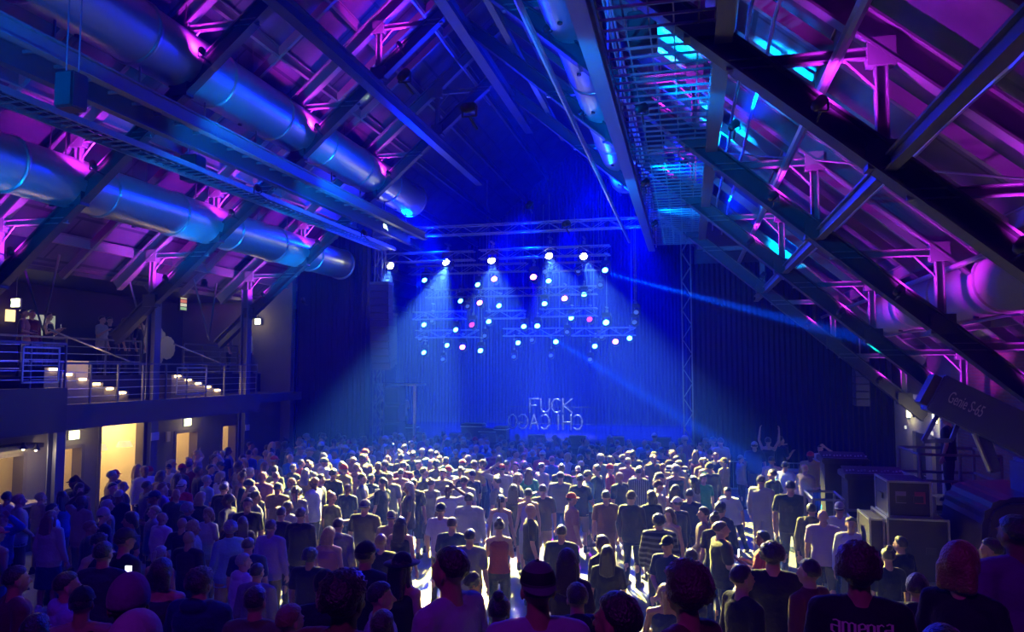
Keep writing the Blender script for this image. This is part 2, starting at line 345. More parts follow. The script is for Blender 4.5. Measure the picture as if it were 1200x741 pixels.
# ================================================================== CATWALK on the balcony side
t = thing('catwalk_beam', (-10.1, 0, EYE+4.95), 'long steel catwalk beam running under the balcony side trusses', 'catwalk')
x, z = -10.1, EYE+4.93
part(MB().ibeam((x-.18, 0, z), (x-.18, 26.4, z), .18, .42), 'girder', TIEM, t); part(MB().ibeam((x+.42, 0, z+.1), (x+.42, 26.4, z+.1), .16, .3), 'girder', STEEL, t)
g = MB()
for k in range(45): g.bar((x-.18, .4+k*.6, z+.12), (x+.42, .4+k*.6, z+.12), .05, .05)
part(g, 'walkway_rungs', STEEL, t)
g = MB()
for zz in (.55, 1.0): g.tube([(x-.2, 0, z+zz), (x-.2, 26.4, z+zz)], .022, 6)
for k in range(14): g.tube([(x-.2, k*2, z+.1), (x-.2, k*2, z+1.0)], .022, 6)
part(g, 'handrail', STEEL, t)
# ladder-type cable tray beneath it
t = thing('cable_tray', (-11.0, 0, EYE+4.5), 'ladder cable tray with close rungs running beside the catwalk beam', 'cable tray')
for dx in (-.3, .3): part(MB().bb((-11.0+dx-.02, 0, EYE+4.45), (-11.0+dx+.02, 26, EYE+4.57)), 'side_rail', STEEL, t)
g = MB()
for k in range(104): g.bar((-11.3, .2+k*.25, EYE+4.5), (-10.7, .2+k*.25, EYE+4.5), .03, .03)
part(g, 'rungs', STEEL, t)
g = MB()
for k, dx in enumerate((-.2, -.12, .02, .15)): g.tube([(-11.0+dx+.03*math.sin(j*1.3+k), j, EYE+4.54) for j in range(0, 27)], .022, 5)
part(g, 'cables', BLACK, t)
# wire grid gantry right of the ridge duct
t = thing('lighting_gantry', (-.3, 12, EYE+5.0), 'wire grid lighting gantry hanging between the ridge duct and brick wall slope', 'gantry')
for x in (-1.15, .5): part(MB().ibeam((x, 4, EYE+4.2), (x, 26, EYE+4.2), .22, .26), 'girder', ALU if x < 0 else STEEL, t)
g = MB()
for k in range(67): g.bar((-1.0, 6.2+k*.3, EYE+4.3), (.5, 6.2+k*.3, EYE+4.3), .03, .03)
for k in range(6): g.bar((-1.0+k*.3, 6, EYE+4.32), (-1.0+k*.3, 26, EYE+4.32), .02, .02)
part(g, 'grid_deck', TRM, t)
g = MB()
for x in (-1.0, .5):
    for zz in (4.8, 5.3): g.tube([(x, 6, EYE+zz), (x, 26, EYE+zz)], .02, 6)
    for k in range(11): g.tube([(x, 6+2*k, EYE+4.2), (x, 6+2*k, EYE+5.3)], .02, 6)
part(g, 'handrail', ALU, t)
# common rafters and conduits between the trusses
RO = ['first', 'second', 'third', 'fourth', 'fifth', 'sixth', 'seventh', 'eighth', 'ninth', 'tenth', 'eleventh', 'twelfth']
for k, Y in enumerate((3.0, 6.2, 7.8, 11.0, 12.6, 15.8, 17.4, 20.7, 22.3)):
    tag(MB().bar((DX, Y, zr(DX)+.3), (6.75, Y, zr(6.75)+.3), .1, .2, (SL, 0, 1)).build('rafter', STEEL), 'slender rafter under the brick wall slope, %s from the camera end' % RO[k], 'rafter', 'slender rafters between the trusses')
for k, Y in enumerate((5.9, 9.9, 11.5, 14.7, 16.3, 19.5, 21.1)):
    tag(MB().bar((DX, Y, zl(DX)+.34), (-16.2, Y, zl(-16.2)+.34), .1, .2, (-SL, 0, 1)).build('rafter', STEEL), 'slender rafter under the balcony slope, %s from the camera end' % RO[k], 'rafter', 'slender rafters between the trusses')
for k, (x, h) in enumerate(((3.0, 3.1), (1.2, 4.6), (.9, 4.75), (5.6, .95), (-1.2, 6.0), (3.15, 3.0))):
    tag(MB().tube([(x+.02*math.sin(j*1.7), j, EYE+h-.012*(j % 3)) for j in range(1, 27)], .028, 6).build('conduit', ALU), 'thin metal conduit under the brick wall slope, %s of six from below' % ['third', 'fourth', 'fifth', 'lowest', 'topmost', 'second'][k], 'conduit', 'electrical conduits under the roof')
for k, (x, h) in enumerate(((-9.0, 8.2), (-11.6, 5.9), (-13.9, 3.9), (-7.0, 9.8))):
    tag(MB().tube([(x+.02*math.sin(j*1.7), j, EYE+h-.012*(j % 3)) for j in range(1, 27)], .028, 6).build('conduit', ALU), 'thin metal conduit under the balcony slope, %s of four from below' % ['third', 'second', 'lowest', 'topmost'][k], 'conduit', 'electrical conduits under the roof')
# scissor bracing rods between trusses
for k, (a, b) in enumerate([((4.3, 9.4), (2.3, 14.2)), ((2.3, 14.2), (.3, 19.1))]):
    tag(MB().tube([(a[0], a[1], zr(a[0])-.2), (b[0], b[1], zr(b[0])-.2)], .018, 6).build('brace_rod', STEEL), 'thin diagonal brace rod on the brick wall slope, %s one' % ['nearer', 'farther'][k], 'brace rod', 'cross brace rods on the brick wall slope')
for k, (a, b) in enumerate([]):
    tag(MB().tube([(a[0], a[1], zl(a[0])-.2), (b[0], b[1], zl(b[0])-.2)], .018, 6).build('brace_rod', STEEL), 'thin cross brace rod between roof trusses on the balcony slope', 'brace rod', 'cross brace rods on the balcony slope')
# V-shaped rods hanging under the balcony side roof edge
for k, yv in enumerate((15.0, 18.5, 21.5)):
    z0 = 6.9; tag(MB().tube([(-15.6, yv-.6, z0+.2), (-15.4, yv, z0-1.75), (-15.6, yv+.6, z0+.2)], .03, 6).build('hanger_strut', STEEL), 'V-shaped steel hanger over the balcony, %s from the stage' % ['third', 'second', 'first'][k], 'hanger', 'V-shaped hangers over the balcony')

# uplights fixed to the lower chords (magenta) and deck washes (cyan): small housings with lamps
HOUS = thing  # alias
def uplight(p, tgt, power, color, deg, lens, label, grp):
    p = Vector(p); d = (Vector(tgt)-p).normalized(); t = thing('uplight', p, label, 'spotlight', grp)
    q = d.to_track_quat('Z', 'Y').to_matrix().to_4x4()
    m = MB().lathe([(0, -.16), (.06, -.16), (.08, -.1), (.09, .08), (.075, .08), (.07, .03), (0, .03)], 14); me = m.build('lamp_housing', BLACK, t, smooth=True); me.matrix_local = q
    m = MB().lathe([(0, .04), (.068, .04)], 14).build('lens', lens, t); m.matrix_local = q
    b = MB().bar((-.11, 0, -.14), (.11, 0, -.14), .03, .015).bar((-.11, 0, -.14), (-.11, 0, .02), .03, .015).bar((.11, 0, -.14), (.11, 0, .02), .03, .015).build('yoke', BLACK, t)
    MB().bar((0, 0, -.14), (0, .42, -.2), .03, .03).build('bracket', BLACK, t)
    t.scale = (.75,)*3
    s = spot(p+d*.1, p+d*2, power, color, deg, .7, .06, 'uplight_lamp'); return t
MAGL = mat('magenta_lens', (.5, .0, .3), .3, emit=3, ecol=(1, .05, .6)); CYL = mat('cyan_lens', (0, .2, .5), .3, emit=3, ecol=(.05, .5, 1))
BAY = ['first', 'second', 'third', 'fourth', 'fifth']
RDTXT = ['nearest', 'second', 'third', 'fourth', 'fifth']
for i, Y in enumerate(RY):
    for j, x in enumerate(RXS):
        if (i == 0) or (i == 4 and j < 3): continue
        z = zr(x, HRL)+.28
        uplight((x-.75, Y-.4, z+.35), (x+.05, Y+.03, zr(x)-.1), [0, 260, 230, 230, 200][i], (.55, .02, .9), 130, MAGL, 'small magenta uplight on the %s brick wall side truss, %s post from ridge' % (RDTXT[i], BAY[j]), 'magenta uplights on the roof trusses')
for i, Y in enumerate(LY):
    for j, x in enumerate(LXS):
        if i < 1 or (i == 4 and j < 1): continue
        z = zl(x, HLL)+.28
        uplight((x+.75, Y-.4, z+.35), (x-.05, Y+.03, zl(x)-.1), [0, 240, 340, 340, 260][i], (.55, .02, .9), 130, MAGL, 'small magenta uplight on the %s balcony side truss, %s post from ridge' % (RDTXT[i], BAY[j]), 'magenta uplights on the roof trusses')
def wash(p, tgt, power, deg, label, color=SKYB): uplight(p, tgt, power, color, deg, CYL, label, 'cyan floodlights washing the roof')
def deckp(px, py): r = ray(px, py); return EYEP+r*((HRU+DK)/(r.z+SL*r.x))
for k, (px, py, e) in enumerate(((925, 85, 14000), (850, 145, 15000), (885, 215, 12000), (800, 30, 7000), (930, 285, 5000))):
    q = deckp(px, py); wash(q+Vector((-.95, -.5, -1.0)), q, e*.6, 75, 'cyan floodlight close under the brick wall slope, %s' % ['upper near one', 'middle one', 'middle far one', 'topmost', 'lowest far one'][k], (.0, .38, 1))
wash((-.6, 11.0, EYE+3.9), (1.6, 12.2, zr(1.6)+.4), 900, 70, 'cyan floodlight on the gantry, nearest the camera')
wash((-.8, 15.5, EYE+3.9), (1.0, 16.8, zr(1.0)+.4), 1100, 70, 'cyan floodlight on the gantry, second along')
wash((-.8, 20.0, EYE+3.9), (1.0, 21.2, zr(1.0)+.4), 900, 75, 'cyan floodlight on the gantry, third along')
wash((-2.4, 8, EYE+3.0), (-1.15, 11.5, EYE+4.2), 1500, 85, 'cyan floodlight beneath the gantry girder, nearer one')
wash((-2.4, 15, EYE+3.0), (-1.15, 18.5, EYE+4.2), 1500, 85, 'cyan floodlight beneath the gantry girder, farther one')
wash((-3.6, 9, EYE+3.9), (-2.1, 12.0, EYE+6.9), 900, 80, 'cyan floodlight under the ridge duct, nearest the camera')
wash((-3.6, 17, EYE+3.9), (-2.1, 20.0, EYE+6.9), 900, 80, 'cyan floodlight under the ridge duct, farther along')
for k, Y in enumerate((8.5, 14.5, 19.5)):
    wash((-8.3, Y-1.5, EYE+3.6), (-11.2, Y+1.2, EYE+5.6), [420, 900, 1000][k], 95, 'cyan floodlight beneath the catwalk beam, %s from the camera' % RDTXT[k])
    wash((-12.0, Y+2, EYE+2.2), (-13.3, Y+3.5, EYE+4.2), [300, 500, 500][k], 100, 'cyan floodlight over the balcony, %s from the camera' % RDTXT[k])
# ================================================================== BALCONY
SLABM = mat('balcony_slab', (.09, .085, .10), .7)
struct('floor_balcony', MB().bb((-20, -3, 3.0), (-14.6, 26.2, 3.3)).bb((-14.75, 14.6, 2.72), (-14.55, 23.2, 3.32)), SLABM)
struct('floor_gallery_tier', MB().bb((-20, -3, 3.3), (-16.4, 26.2, 4.0)), mat('gallery_tier', (.06, .055, .07), .8))
struct('trim_balcony', MB().bb((-14.75, 2, 2.72), (-14.2, 14.6, 3.75)), DARKST)
for k, y in enumerate((14.9, 18.1, 22.6)):
    tag(MB().ibeam((-14.75, y, 0), (-14.75, y, 6.9 if k else 3.0), .26, .26, (1, 0, 0), .03).build('steel_column', mat('column_paint', (.12, .13, .22), .5)), 'steel column carrying the balcony, %s from the stage' % ['third', 'second', 'closest'][k], 'column', 'steel columns under the balcony')
def railing(x, y0, y1, z, label, n, panels=()):
    t = thing('railing', (x, (y0+y1)/2, z), label, 'railing')
    g = MB()
    for k in range(n+1): yy = y0+(y1-y0)*k/n; part(MB().bb((x-.025, yy-.02, z), (x+.025, yy+.02, z+1.02)), 'post', STEEL, t)
    part(MB().bb((x-.03, y0, z+1.0), (x+.03, y1, z+1.05)), 'top_rail', STEEL, t)
    for zz in (.2, .4, .6, .8): g.tube([(x, y0, z+zz), (x, y1, z+zz)], .009, 5)
    part(g, 'wires', ALU, t)
    for (a, b) in panels:
        f = MB().bb((x+.03, a, z+.12), (x+.05, b, z+.16)).bb((x+.03, a, z+.9), (x+.05, b, z+.94)).bb((x+.03, a, z+.12), (x+.05, a+.04, z+.94)).bb((x+.03, b-.04, z+.12), (x+.05, b, z+.94))
        for q in range(5): f.bb((x+.035, a, z+.25+q*.13), (x+.045, b, z+.27+q*.13))
        part(f, 'infill_panel', ALU, t)
    return t
railing(-14.62, 14.8, 23.1, 3.3, 'long steel and wire railing along the balcony front edge', 9, ((18.9, 20.3),))
railing(-14.2, 12.6, 14.5, 3.75, 'short railing with a framed panel at the near end of the balcony', 2, ((13.3, 14.3),))
railing(-16.35, 12.5, 19.5, 4.0, 'railing of the raised gallery tier behind the near spectators', 5)
railing(-16.35, 21.5, 24.5, 4.0, 'railing of the small gallery landing near the exit sign', 3)
# lit stair treads
WG = mat('step_light_glow', (1, .8, .5), .5, emit=22, ecol=(1, .68, .32))
def stairs(x0, y0, z0, dy, dz, n, label):
    t = thing('staircase', (x0, y0, 3.3), label, 'stairs')
    for k in range(n):
        y, z = y0+dy*k, z0-dz*k
        s_ = part(MB().bb((x0-.6, y, 3.3), (x0+.1, y+dy+.02, z)), 'step', mat('step_tread', (.16, .14, .15), .6), t)
        part(MB().bb((x0+.1, y+dy*.3, z-.07), (x0+.13, y+dy*.75, z-.02)), 'step_light', WG, s_)
        point((x0+.22, y+dy*.5, z+.02), 2.2, (1, .68, .32), .05, 'step_lamp')
    part(MB().tube([(x0+.15, y0, z0+.95), (x0+.15, y0+dy*n, z0+.95-dz*n)], .025, 6), 'handrail', STEEL, t)
stairs(-15.4, 15.0, 4.22, .47, .13, 6, 'balcony stairs with lit treads, the flight nearer the camera')
stairs(-15.4, 19.6, 4.0, .5, .12, 5, 'balcony stairs with lit treads, the flight nearer the stage')
# items on the gallery
EXG = mat('exit_sign_glow', (.9, 1, .7), .5, emit=9, ecol=(.85, 1, .55))
def exit_sign(p, label, d=(1, 0, 0), w=.34):
    t = thing('exit_sign', p, label, 'exit sign', 'lit exit signs')
    p = Vector(p); n = Vector(d); s = n.cross(Vector((0, 0, 1)))
    part(MB().bar(p-s*w/2-n*.03, p+s*w/2-n*.03, .06, .24), 'sign_box', mat('sign_box_paint', (.7, .72, .7), .5), t)
    part(MB().bar(p-s*(w/2-.02)+n*.005, p+s*(w/2-.02)+n*.005, .012, .2), 'lit_face', EXG, t)
    g = MB(); q = p+n*.014; a = .045; W = .012
    def L(u0, z0, u1, z1, k): c = (k-1.5)*.066; g.bar(q-s*(c+u0) + Vector((0, 0, z0)), q-s*(c+u1)+Vector((0, 0, z1)), .006, W, n.cross((q-s*u0)-(q-s*u1)) if False else (0, 0, 1)) if abs(u0-u1) > 1e-4 else g.bb(tuple(q-s*(c+u0)+Vector((0, 0, z0))-Vector((.005, .006, 0))), tuple(q-s*(c+u0)+Vector((0, 0, z1))+Vector((.005, .006, 0))))
    for (k, segs) in enumerate(([(-.02, -.05, -.02, .05), (-.02, .05, .02, .05), (-.02, 0, .015, 0), (-.02, -.05, .02, -.05)], [(-.02, -.05, .02, .05), (-.02, .05, .02, -.05)], [(0, -.05, 0, .05)], [(0, -.05, 0, .05), (-.025, .05, .025, .05)])):
        for sg in segs: L(*sg, k)
    point(p+n*.35, 9, (1, .8, .5), .08, 'exit_sign_lamp')
    part(g, 'letters', mat('exit_letters', (.02, .25, .05), .5), t); return t
exit_sign(atX(87, 510, LX+.05), 'lit exit sign on the wall over the nearer small doorway')
exit_sign(atX(220, 495, LX+.05), 'lit exit sign on the wall over the doorway nearer the stage')
es = exit_sign(atX(18, 355, -17.5), 'lit exit sign hanging over the gallery spectators', (0, -1, 0), .3); MB().tube([(0, .03, .1), (0, .03, 6.9-es.location.z)], .012, 5).build('hanger_rod', BLACK, es)
es = exit_sign(atX(302, 377, -16.5), 'lit exit sign beside the small gallery landing', (0, -1, 0), .26); MB().tube([(0, .03, .1), (0, .03, 6.9-es.location.z)], .012, 5).build('hanger_rod', BLACK, es)
p = atX(12, 370, -19.8); tag(MB().box(p, (.05, .3, .35)).build('wall_light', mat('dim_lamp_glow', (1, .8, .5), .5, emit=1.6, ecol=(1, .7, .35)), org=p), 'dim square wall light under the gallery exit sign', 'wall light')
p = atX(47, 382, -19.97); t = thing('serving_hatch', p, 'lit serving hatch behind the gallery spectators', 'hatch')
part(MB().box(p, (.04, 1.1, .7)), 'lit_opening', mat('hatch_glow', (.7, .75, .6), .5, emit=.35, ecol=(.75, .85, .6)), t)
part(MB().bb(p+Vector((0, -.6, -.42)), p+Vector((.35, .6, -.36))), 'counter', WALLGR, t)
p = atX(214, 355, -18.5); t = thing('poster_lightbox', p, 'narrow lit poster box hanging at the back of the gallery', 'lightbox')
part(MB().box(p, (.08, .42, .62)), 'frame', BLACK, t)
for k, c in enumerate(((.9, .85, .6), (.7, .2, .15), (.8, .75, .6), (.3, .5, .3))): part(MB().box(p+Vector((.045, 0, .2-.14*k)), (.01, .34, .11)), 'picture_band', mat('poster_band_%s' % 'abcd'[k], c, .5, emit=.8), t)
p = atX(88, 434, -15.9); tag(MB().box(p, (.1, .78, .5)).build('white_box', mat('cream_panel', (.8, .72, .5), .6), org=p), 'plain cream panel above the lit stairs', 'panel')
point(p+Vector((.8, 0, .5)), 7, WARM, .1, 'panel_lamp')
# round quilted screen of overlapping discs
p = atX(176, 402, -18.0); t = thing('paper_fan_display', p-Vector((0, 0, .7)), 'display of big pale overlapping discs standing at the back of the gallery', 'display')
for k, (dy, dz, r) in enumerate(((-.35, .1, .5), (.25, .05, .52), (.75, -.15, .42), (.1, -.5, .4))):
    m = MB(); V = []; F = []
    N = 28
    for j in range(N): a = 2*PI*j/N; rr = r*(1 if j % 2 else .93); V += [p+Vector((.04*k+.02, dy+rr*math.cos(a), dz+rr*math.sin(a))), p+Vector((.04*k-.02, dy+rr*math.cos(a), dz+rr*math.sin(a)))]
    V += [p+Vector((.04*k+.06, dy, dz)), p+Vector((.04*k-.02, dy, dz))]
    for j in range(N): a, b = 2*j, 2*((j+1) % N); F += [(a, b, 2*N), (a+1, 2*N+1, b+1), (a, a+1, b+1, b)]
    part(m.add(V, F), 'disc', mat('pale_paper', (.45, .42, .38), .8), t)
part(MB().bb((p.x-.1, p.y-.5, 4.0), (p.x+.2, p.y+.9, 4.06)).bb((p.x-.03, p.y-.02, 4.0), (p.x, p.y+.02, p.z)), 'stand', BLACK, t)
point(p+Vector((1.6, 0, .6)), 14, (1, .85, .65), .1, 'display_lamp')
# gallery speakers hanging
def hang_speaker(p, s, label, top):
    t = thing('loudspeaker', p, label, 'speaker', 'small loudspeakers hung from the roof'); p = Vector(p)
    part(MB().box(p, s), 'cabinet', BLACK, t, bevel=.02)
    part(MB().box(p+Vector((0, -s[1]/2-.01, 0)), (s[0]*.86, .02, s[2]*.9)), 'grille', mat('speaker_grille', (.04, .04, .045), .7), t)
    g = MB()
    for dx in (-.35, .35): g.tube([p+Vector((dx*s[0], 0, s[2]/2-.02)), p+Vector((dx*s[0], 0, top))], .012, 5)
    part(g, 'hanger', STEEL, t)
hang_speaker(atY(84, 108, 9.0), (.32, .3, .55), 'black loudspeaker hung near the balcony roof trusses, nearest the camera', 1.6)
hang_speaker(atY(226, 198, 15.5), (.45, .4, .62), 'black loudspeaker hung under the catwalk beam', 1.2)
hang_speaker(atY(753, 38, 11.5), (.45, .4, .55), 'black loudspeaker hung beside the ridge duct, upper one', 1.0)
hang_speaker(atY(768, 158, 15.5), (.36, .4, .62), 'black loudspeaker hung under the wire grid gantry', 1.5)
# ================================================================== BAR at far left
t = thing('bar_counter', (-15.1, 14.0, 0), 'small bar counter with a lit work top by the left doorway', 'bar')
part(MB().bb((-15.25, 13.0, 0), (-14.8, 14.5, 1.05)), 'front_panel', DARKST, t); part(MB().bb((-15.35, 12.9, 1.05), (-14.65, 14.6, 1.12)), 'worktop', mat('bar_top', (.6, .5, .35), .3), t)
t = thing('bar_canopy', (-15.0, 14.3, 2.35), 'dark canopy with small hanging lamps over the bar counter', 'canopy')
part(MB().bb((-15.4, 12.9, 2.34), (-14.9, 14.7, 2.44)), 'roof_panel', DARKST, t)
for (px, py) in ((27, 525), (42, 526)):
    q = atX(px, py, -14.9); l = part(MB().lathe([(.03, .12), (.05, .05), (.1, -.03), (.09, -.03), (.04, .05), (0, .06)], 14, q), 'lamp_shade', BLACK, t)
    part(MB().ell(q+Vector((0, 0, -.01)), (.045, .045, .045), 10, 6), 'bulb', mat('bulb_glow', (1, .9, .7), .5, emit=30, ecol=(1, .85, .55)), t)
    part(MB().tube([q+Vector((0, 0, .1)), Vector((q.x, q.y, 2.36))], .01, 5), 'cord', BLACK, t); point(q-Vector((0, 0, .1)), 14, (1, .75, .45), .05, 'bar_lamp')
# things seen through the openings: cabinet with hanging glasses
t = thing('back_bar_cabinet', (-16.8, 17.7, 0), 'tall pale cabinet with glasses hanging above, inside the widest opening', 'cabinet')
part(MB().bb((-17.4, 17.0, 0), (-17.0, 18.05, 2.25)), 'body', mat('cabinet_paint', (.5, .46, .38), .6), t)
for a in (17.03, 17.55): part(MB().bb((-17.0, a, .1), (-16.97, a+.48, 2.2)), 'door', mat('cabinet_door', (.42, .39, .33), .6), t)
part(MB().bb((-17.4, 17.0, 2.75), (-16.9, 18.3, 2.79)), 'rack', DARKST, t)
for k in range(9): part(MB().lathe([(.02, 0), (.006, -.02), (.006, -.12), (.035, -.15), (.04, -.25), (.03, -.3)], 10, (-17.1, 17.08+k*.13, 2.75)), 'wine_glass', mat('glass_tint', (.3, .28, .22), .1), t)
for k, yy in enumerate((17.5, 18.45)):
    tag(MB().lathe([(0, 0), (.16, 0), (.2, -.1), (.22, -.16), (.2, -.16), (.14, -.05), (0, -.04)], 16, (-15.9, yy, 2.1)).build('pendant_lamp', mat('pendant_glow', (.9, .7, .35), .5, emit=1.2)), 'cream pendant lampshade in the widest opening, %s side' % ['near', 'stage'][k], 'lamp', 'cream pendant lamps')
for (yy, c) in ((15.72, (.8, .2, .08)), (15.86, (.9, .6, .2)), (16.0, (.7, .5, .3)), (16.12, (.85, .8, .6))):
    tag(MB().bb((-19.88, yy*1.16, 1.6), (-19.84, yy*1.16+.14, 2.3)).build('wall_poster', mat('poster_%d' % int(yy*100), c, .7)), 'small %s poster seen through the nearer doorway' % {15.72: 'orange red', 15.86: 'yellow', 16.0: 'tan', 16.12: 'cream'}[yy], 'poster', 'posters seen through the nearer doorway')
q = atX(188, 511, -14.57); q = Vector((-14.6, 18.1, q.z)); tag(MB().box(q, (.03, .3, .22)).build('notice_sign', mat('notice_white', (.65, .62, .8), .6), org=q), 'small white notice fixed to the middle balcony column', 'sign')
q = atX(285, 502, -14.57); q = Vector((-14.6, 22.6, q.z)); tag(MB().box(q, (.03, .22, .2)).build('notice_sign', mat('notice_white', (.6, .6, .8), .6), org=q), 'small pale notice fixed to the balcony column nearest the stage', 'sign')
q = atX(197, 512, LX+.06); tag(MB().box(q, (.05, .14, .3)).build('switch_box', mat('switch_grey', (.5, .45, .4), .6), org=q), 'small switch box on the wall beside the notice', 'switch box')

# ================================================================== STAGE RIG
def truss(p, q, s=.3, bays=None, name='lighting_truss', label='', grp='box trusses over the stage', m=None):
    p, q = Vector(p), Vector(q); m = m or TRM; t = thing(name, (p+q)/2, label, 'truss', grp); d = (q-p).normalized()
    up = Vector((0, 0, 1)) if abs(d.z) < .9 else Vector((0, 1, 0)); a = d.cross(up).normalized()*s/2; b = a.cross(d).normalized()*s/2
    L = (q-p).length; n = max(2, int(L/(s*1.6)))
    for (i, j) in ((1, 1), (1, -1), (-1, -1), (-1, 1)): part(MB().tube([p+a*i+b*j, q+a*i+b*j], .026, 6), 'chord', m, t)
    g = MB()
    for k in range(n):
        u, v = p.lerp(q, k/n), p.lerp(q, (k+1)/n)
        e = 1 if k % 2 else -1
        g.tube([u+a+b*e, v+a-b*e], .014, 5); g.tube([u-a+b*e, v-a-b*e], .014, 5); g.tube([u+b+a*e, v+b-a*e], .014, 5); g.tube([u-b+a*e, v-b-a*e], .014, 5)
    part(g, 'lacing', m, t); return t
def drops(t, pts, top=12.6):
    for p in pts: part(MB().tube([p, Vector((p.x, p.y, top))], .012, 5), 'chain', STEEL, t)
rows = [((430, 276), (785, 258), 27.0, 'front lighting truss across the stage opening'),
        ((562, 300), (715, 292), 27.3, 'short truss carrying the white front lamps'), ((452, 304), (556, 299), 27.4, 'truss carrying the white lamps on the balcony side'),
        ((480, 318), (618, 313), 30.0, 'upper truss over the stage on the balcony side'), ((640, 315), (706, 310), 30.0, 'upper truss over the stage on the brick wall side'),
        ((500, 347), (700, 338), 31.0, 'long second row truss over the stage'), ((485, 371), (545, 369), 32.0, 'third row truss on the balcony side'), ((570, 370), (616, 368), 32.0, 'short third row truss at centre stage'),
        ((633, 368), (700, 365), 32.0, 'third row truss on the brick wall side'), ((488, 392), (560, 391), 33.0, 'lowest truss on the balcony side'), ((590, 390), (660, 389), 33.0, 'lowest truss at centre stage'), ((670, 390), (745, 388), 33.0, 'lowest truss on the brick wall side')]
TZ = {}
for (a, b, Y, lab) in rows:
    p, q = atY(*a, Y), atY(*b, Y); p.z = q.z = (p.z+q.z)/2; TZ[(a, Y)] = p.z; t = truss(p, q, .34, label=lab); drops(t, [p.lerp(q, .06), p.lerp(q, .94)], 11.5 if p.x > -9 else 9)
LENS = {'w': mat('white_lens', (1, 1, .9), .3, emit=30, ecol=(1, .98, .75)), 'c': mat('cyan_lamp_lens', (.3, .9, 1), .3, emit=9, ecol=(.12, .72, 1)),
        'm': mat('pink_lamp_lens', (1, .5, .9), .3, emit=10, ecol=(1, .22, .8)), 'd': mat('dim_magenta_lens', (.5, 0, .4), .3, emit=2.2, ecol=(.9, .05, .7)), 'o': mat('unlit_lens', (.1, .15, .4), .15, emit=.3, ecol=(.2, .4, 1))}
# moving-head prototype, yoke up, aiming along -Y and a little down
def head_proto(kind):
    t = thing('moving_head_light', (0, 0, 0), '', 'stage light', 'moving head lights over the stage')
    bx = MB().bb((-.17, -.12, .33), (.17, .12, .48)).build('base', BLACK, t, bevel=.02)
    y = MB().bb((-.2, -.05, -.08), (-.16, .05, .35)).bb((.16, -.05, -.08), (.2, .05, .35)).bb((-.2, -.05, .3), (.2, .05, .35)).build('yoke', BLACK, t)
    T = Matrix.Rotation(math.radians(68), 4, 'X')
    h = MB().lathe([(0, -.2), (.09, -.2), (.13, -.12), (.15, .05), (.155, .2), (.13, .2), (.125, .15), (0, .15)], 18); hm = h.mesh('head', True); hm.transform(T); hm.materials.append(BLACK)
    ho = bpy.data.objects.new('head', hm); COL.objects.link(ho); ho.parent = t
    l = MB().lathe([(0, .17), (.122, .165)], 18); lm = l.mesh('lens'); lm.transform(T); lm.materials.append(LENS[kind]); lo = bpy.data.objects.new('lens', lm); COL.objects.link(lo); lo.parent = t
    c = MB().bb((-.05, -.02, .48), (.05, .02, .6)).build('clamp', STEEL, t)
    return t
Z1 = lambda x, y: (430+x*.29167, 260+y*.29167)
F = [(103, 188, 'w', 27.3), (326, 173, 'w', 27.3), (505, 166, 'w', 27.3), (737, 148, 'w', 27.3), (873, 150, 'w', 27.3), (86, 245, 'o', 27.4),
     (515, 238, 'm', 30), (672, 231, 'm', 30), (458, 333, 'm', 31.2), (797, 316, 'm', 31.2), (387, 510, 'm', 33), (1000, 488, 'm', 33),
     (236, 242, 'c', 30), (267, 268, 'o', 30), (308, 231, 'o', 30), (450, 260, 'c', 30), (733, 245, 'c', 30), (960, 203, 'c', 29), (718, 207, 'o', 29), (381, 325, 'c', 31.2), (535, 344, 'c', 31.2), (716, 336, 'c', 31.2), (873, 299, 'c', 31.2),
     (492, 407, 'c', 32.2), (633, 427, 'c', 32.2), (686, 425, 'c', 32.2), (824, 393, 'c', 32.2), (964, 412, 'c', 32.2), (611, 492, 'c', 33.2), (760, 488, 'c', 33.2), (918, 506, 'c', 33.2), (1057, 474, 'c', 33.2),
     (234, 420, 'c', 32.2), (361, 440, 'c', 32.2), (327, 502, 'c', 33.2), (234, 531, 'c', 33.2), (460, 524, 'c', 33.2), (592, 547, 'o', 33.2), (741, 542, 'o', 33.2), (805, 448, 'o', 33.2), (475, 463, 'o', 33.2), (427, 421, 'd', 32.2), (898, 399, 'd', 32.2),
     (408, 345, 'o', 31.2), (850, 205, 'o', 30), (938, 260, 'o', 30), (1082, 370, 'o', 32), (1076, 410, 'o', 32), (265, 403, 'o', 32), (216, 475, 'o', 33), (308, 557, 'o', 33.2), (898, 558, 'o', 33.2), (945, 467, 'o', 33), (665, 480, 'o', 33)]
protos = {}; cnt = {}
NMK = {'w': 'blazing white stage light', 'c': 'cyan stage light', 'm': 'pinkish white stage light', 'd': 'dim magenta stage light', 'o': 'unlit moving head stage light'}
NT = ['first', 'second', 'third', 'fourth', 'fifth', 'sixth', 'seventh', 'eighth', 'ninth', 'tenth', 'eleventh', 'twelfth', 'thirteenth', 'fourteenth', 'fifteenth', 'sixteenth', 'seventeenth', 'eighteenth', 'nineteenth', 'twentieth'] + ['%d along' % k for k in range(21, 40)]
def row_above(px, py):
    best = None
    for (a, b, Y, lab) in rows:
        if a[0]-2 <= px <= b[0]+2:
            ty = a[1]+(b[1]-a[1])*(px-a[0])/(b[0]-a[0])
            if ty < py-6 and (best is None or ty > best[0]): best = (ty, Y, TZ[(a, Y)])
    return best
SP = []
for (x, y, k, Y) in F:
    px, py = Z1(x, y); r = row_above(px, py)
    if r is None: r = (274.0, 27.0, TZ[((430, 276), 27.0)])
    SP.append((px, py, k, r[1], r[2]-.17, r[0]))
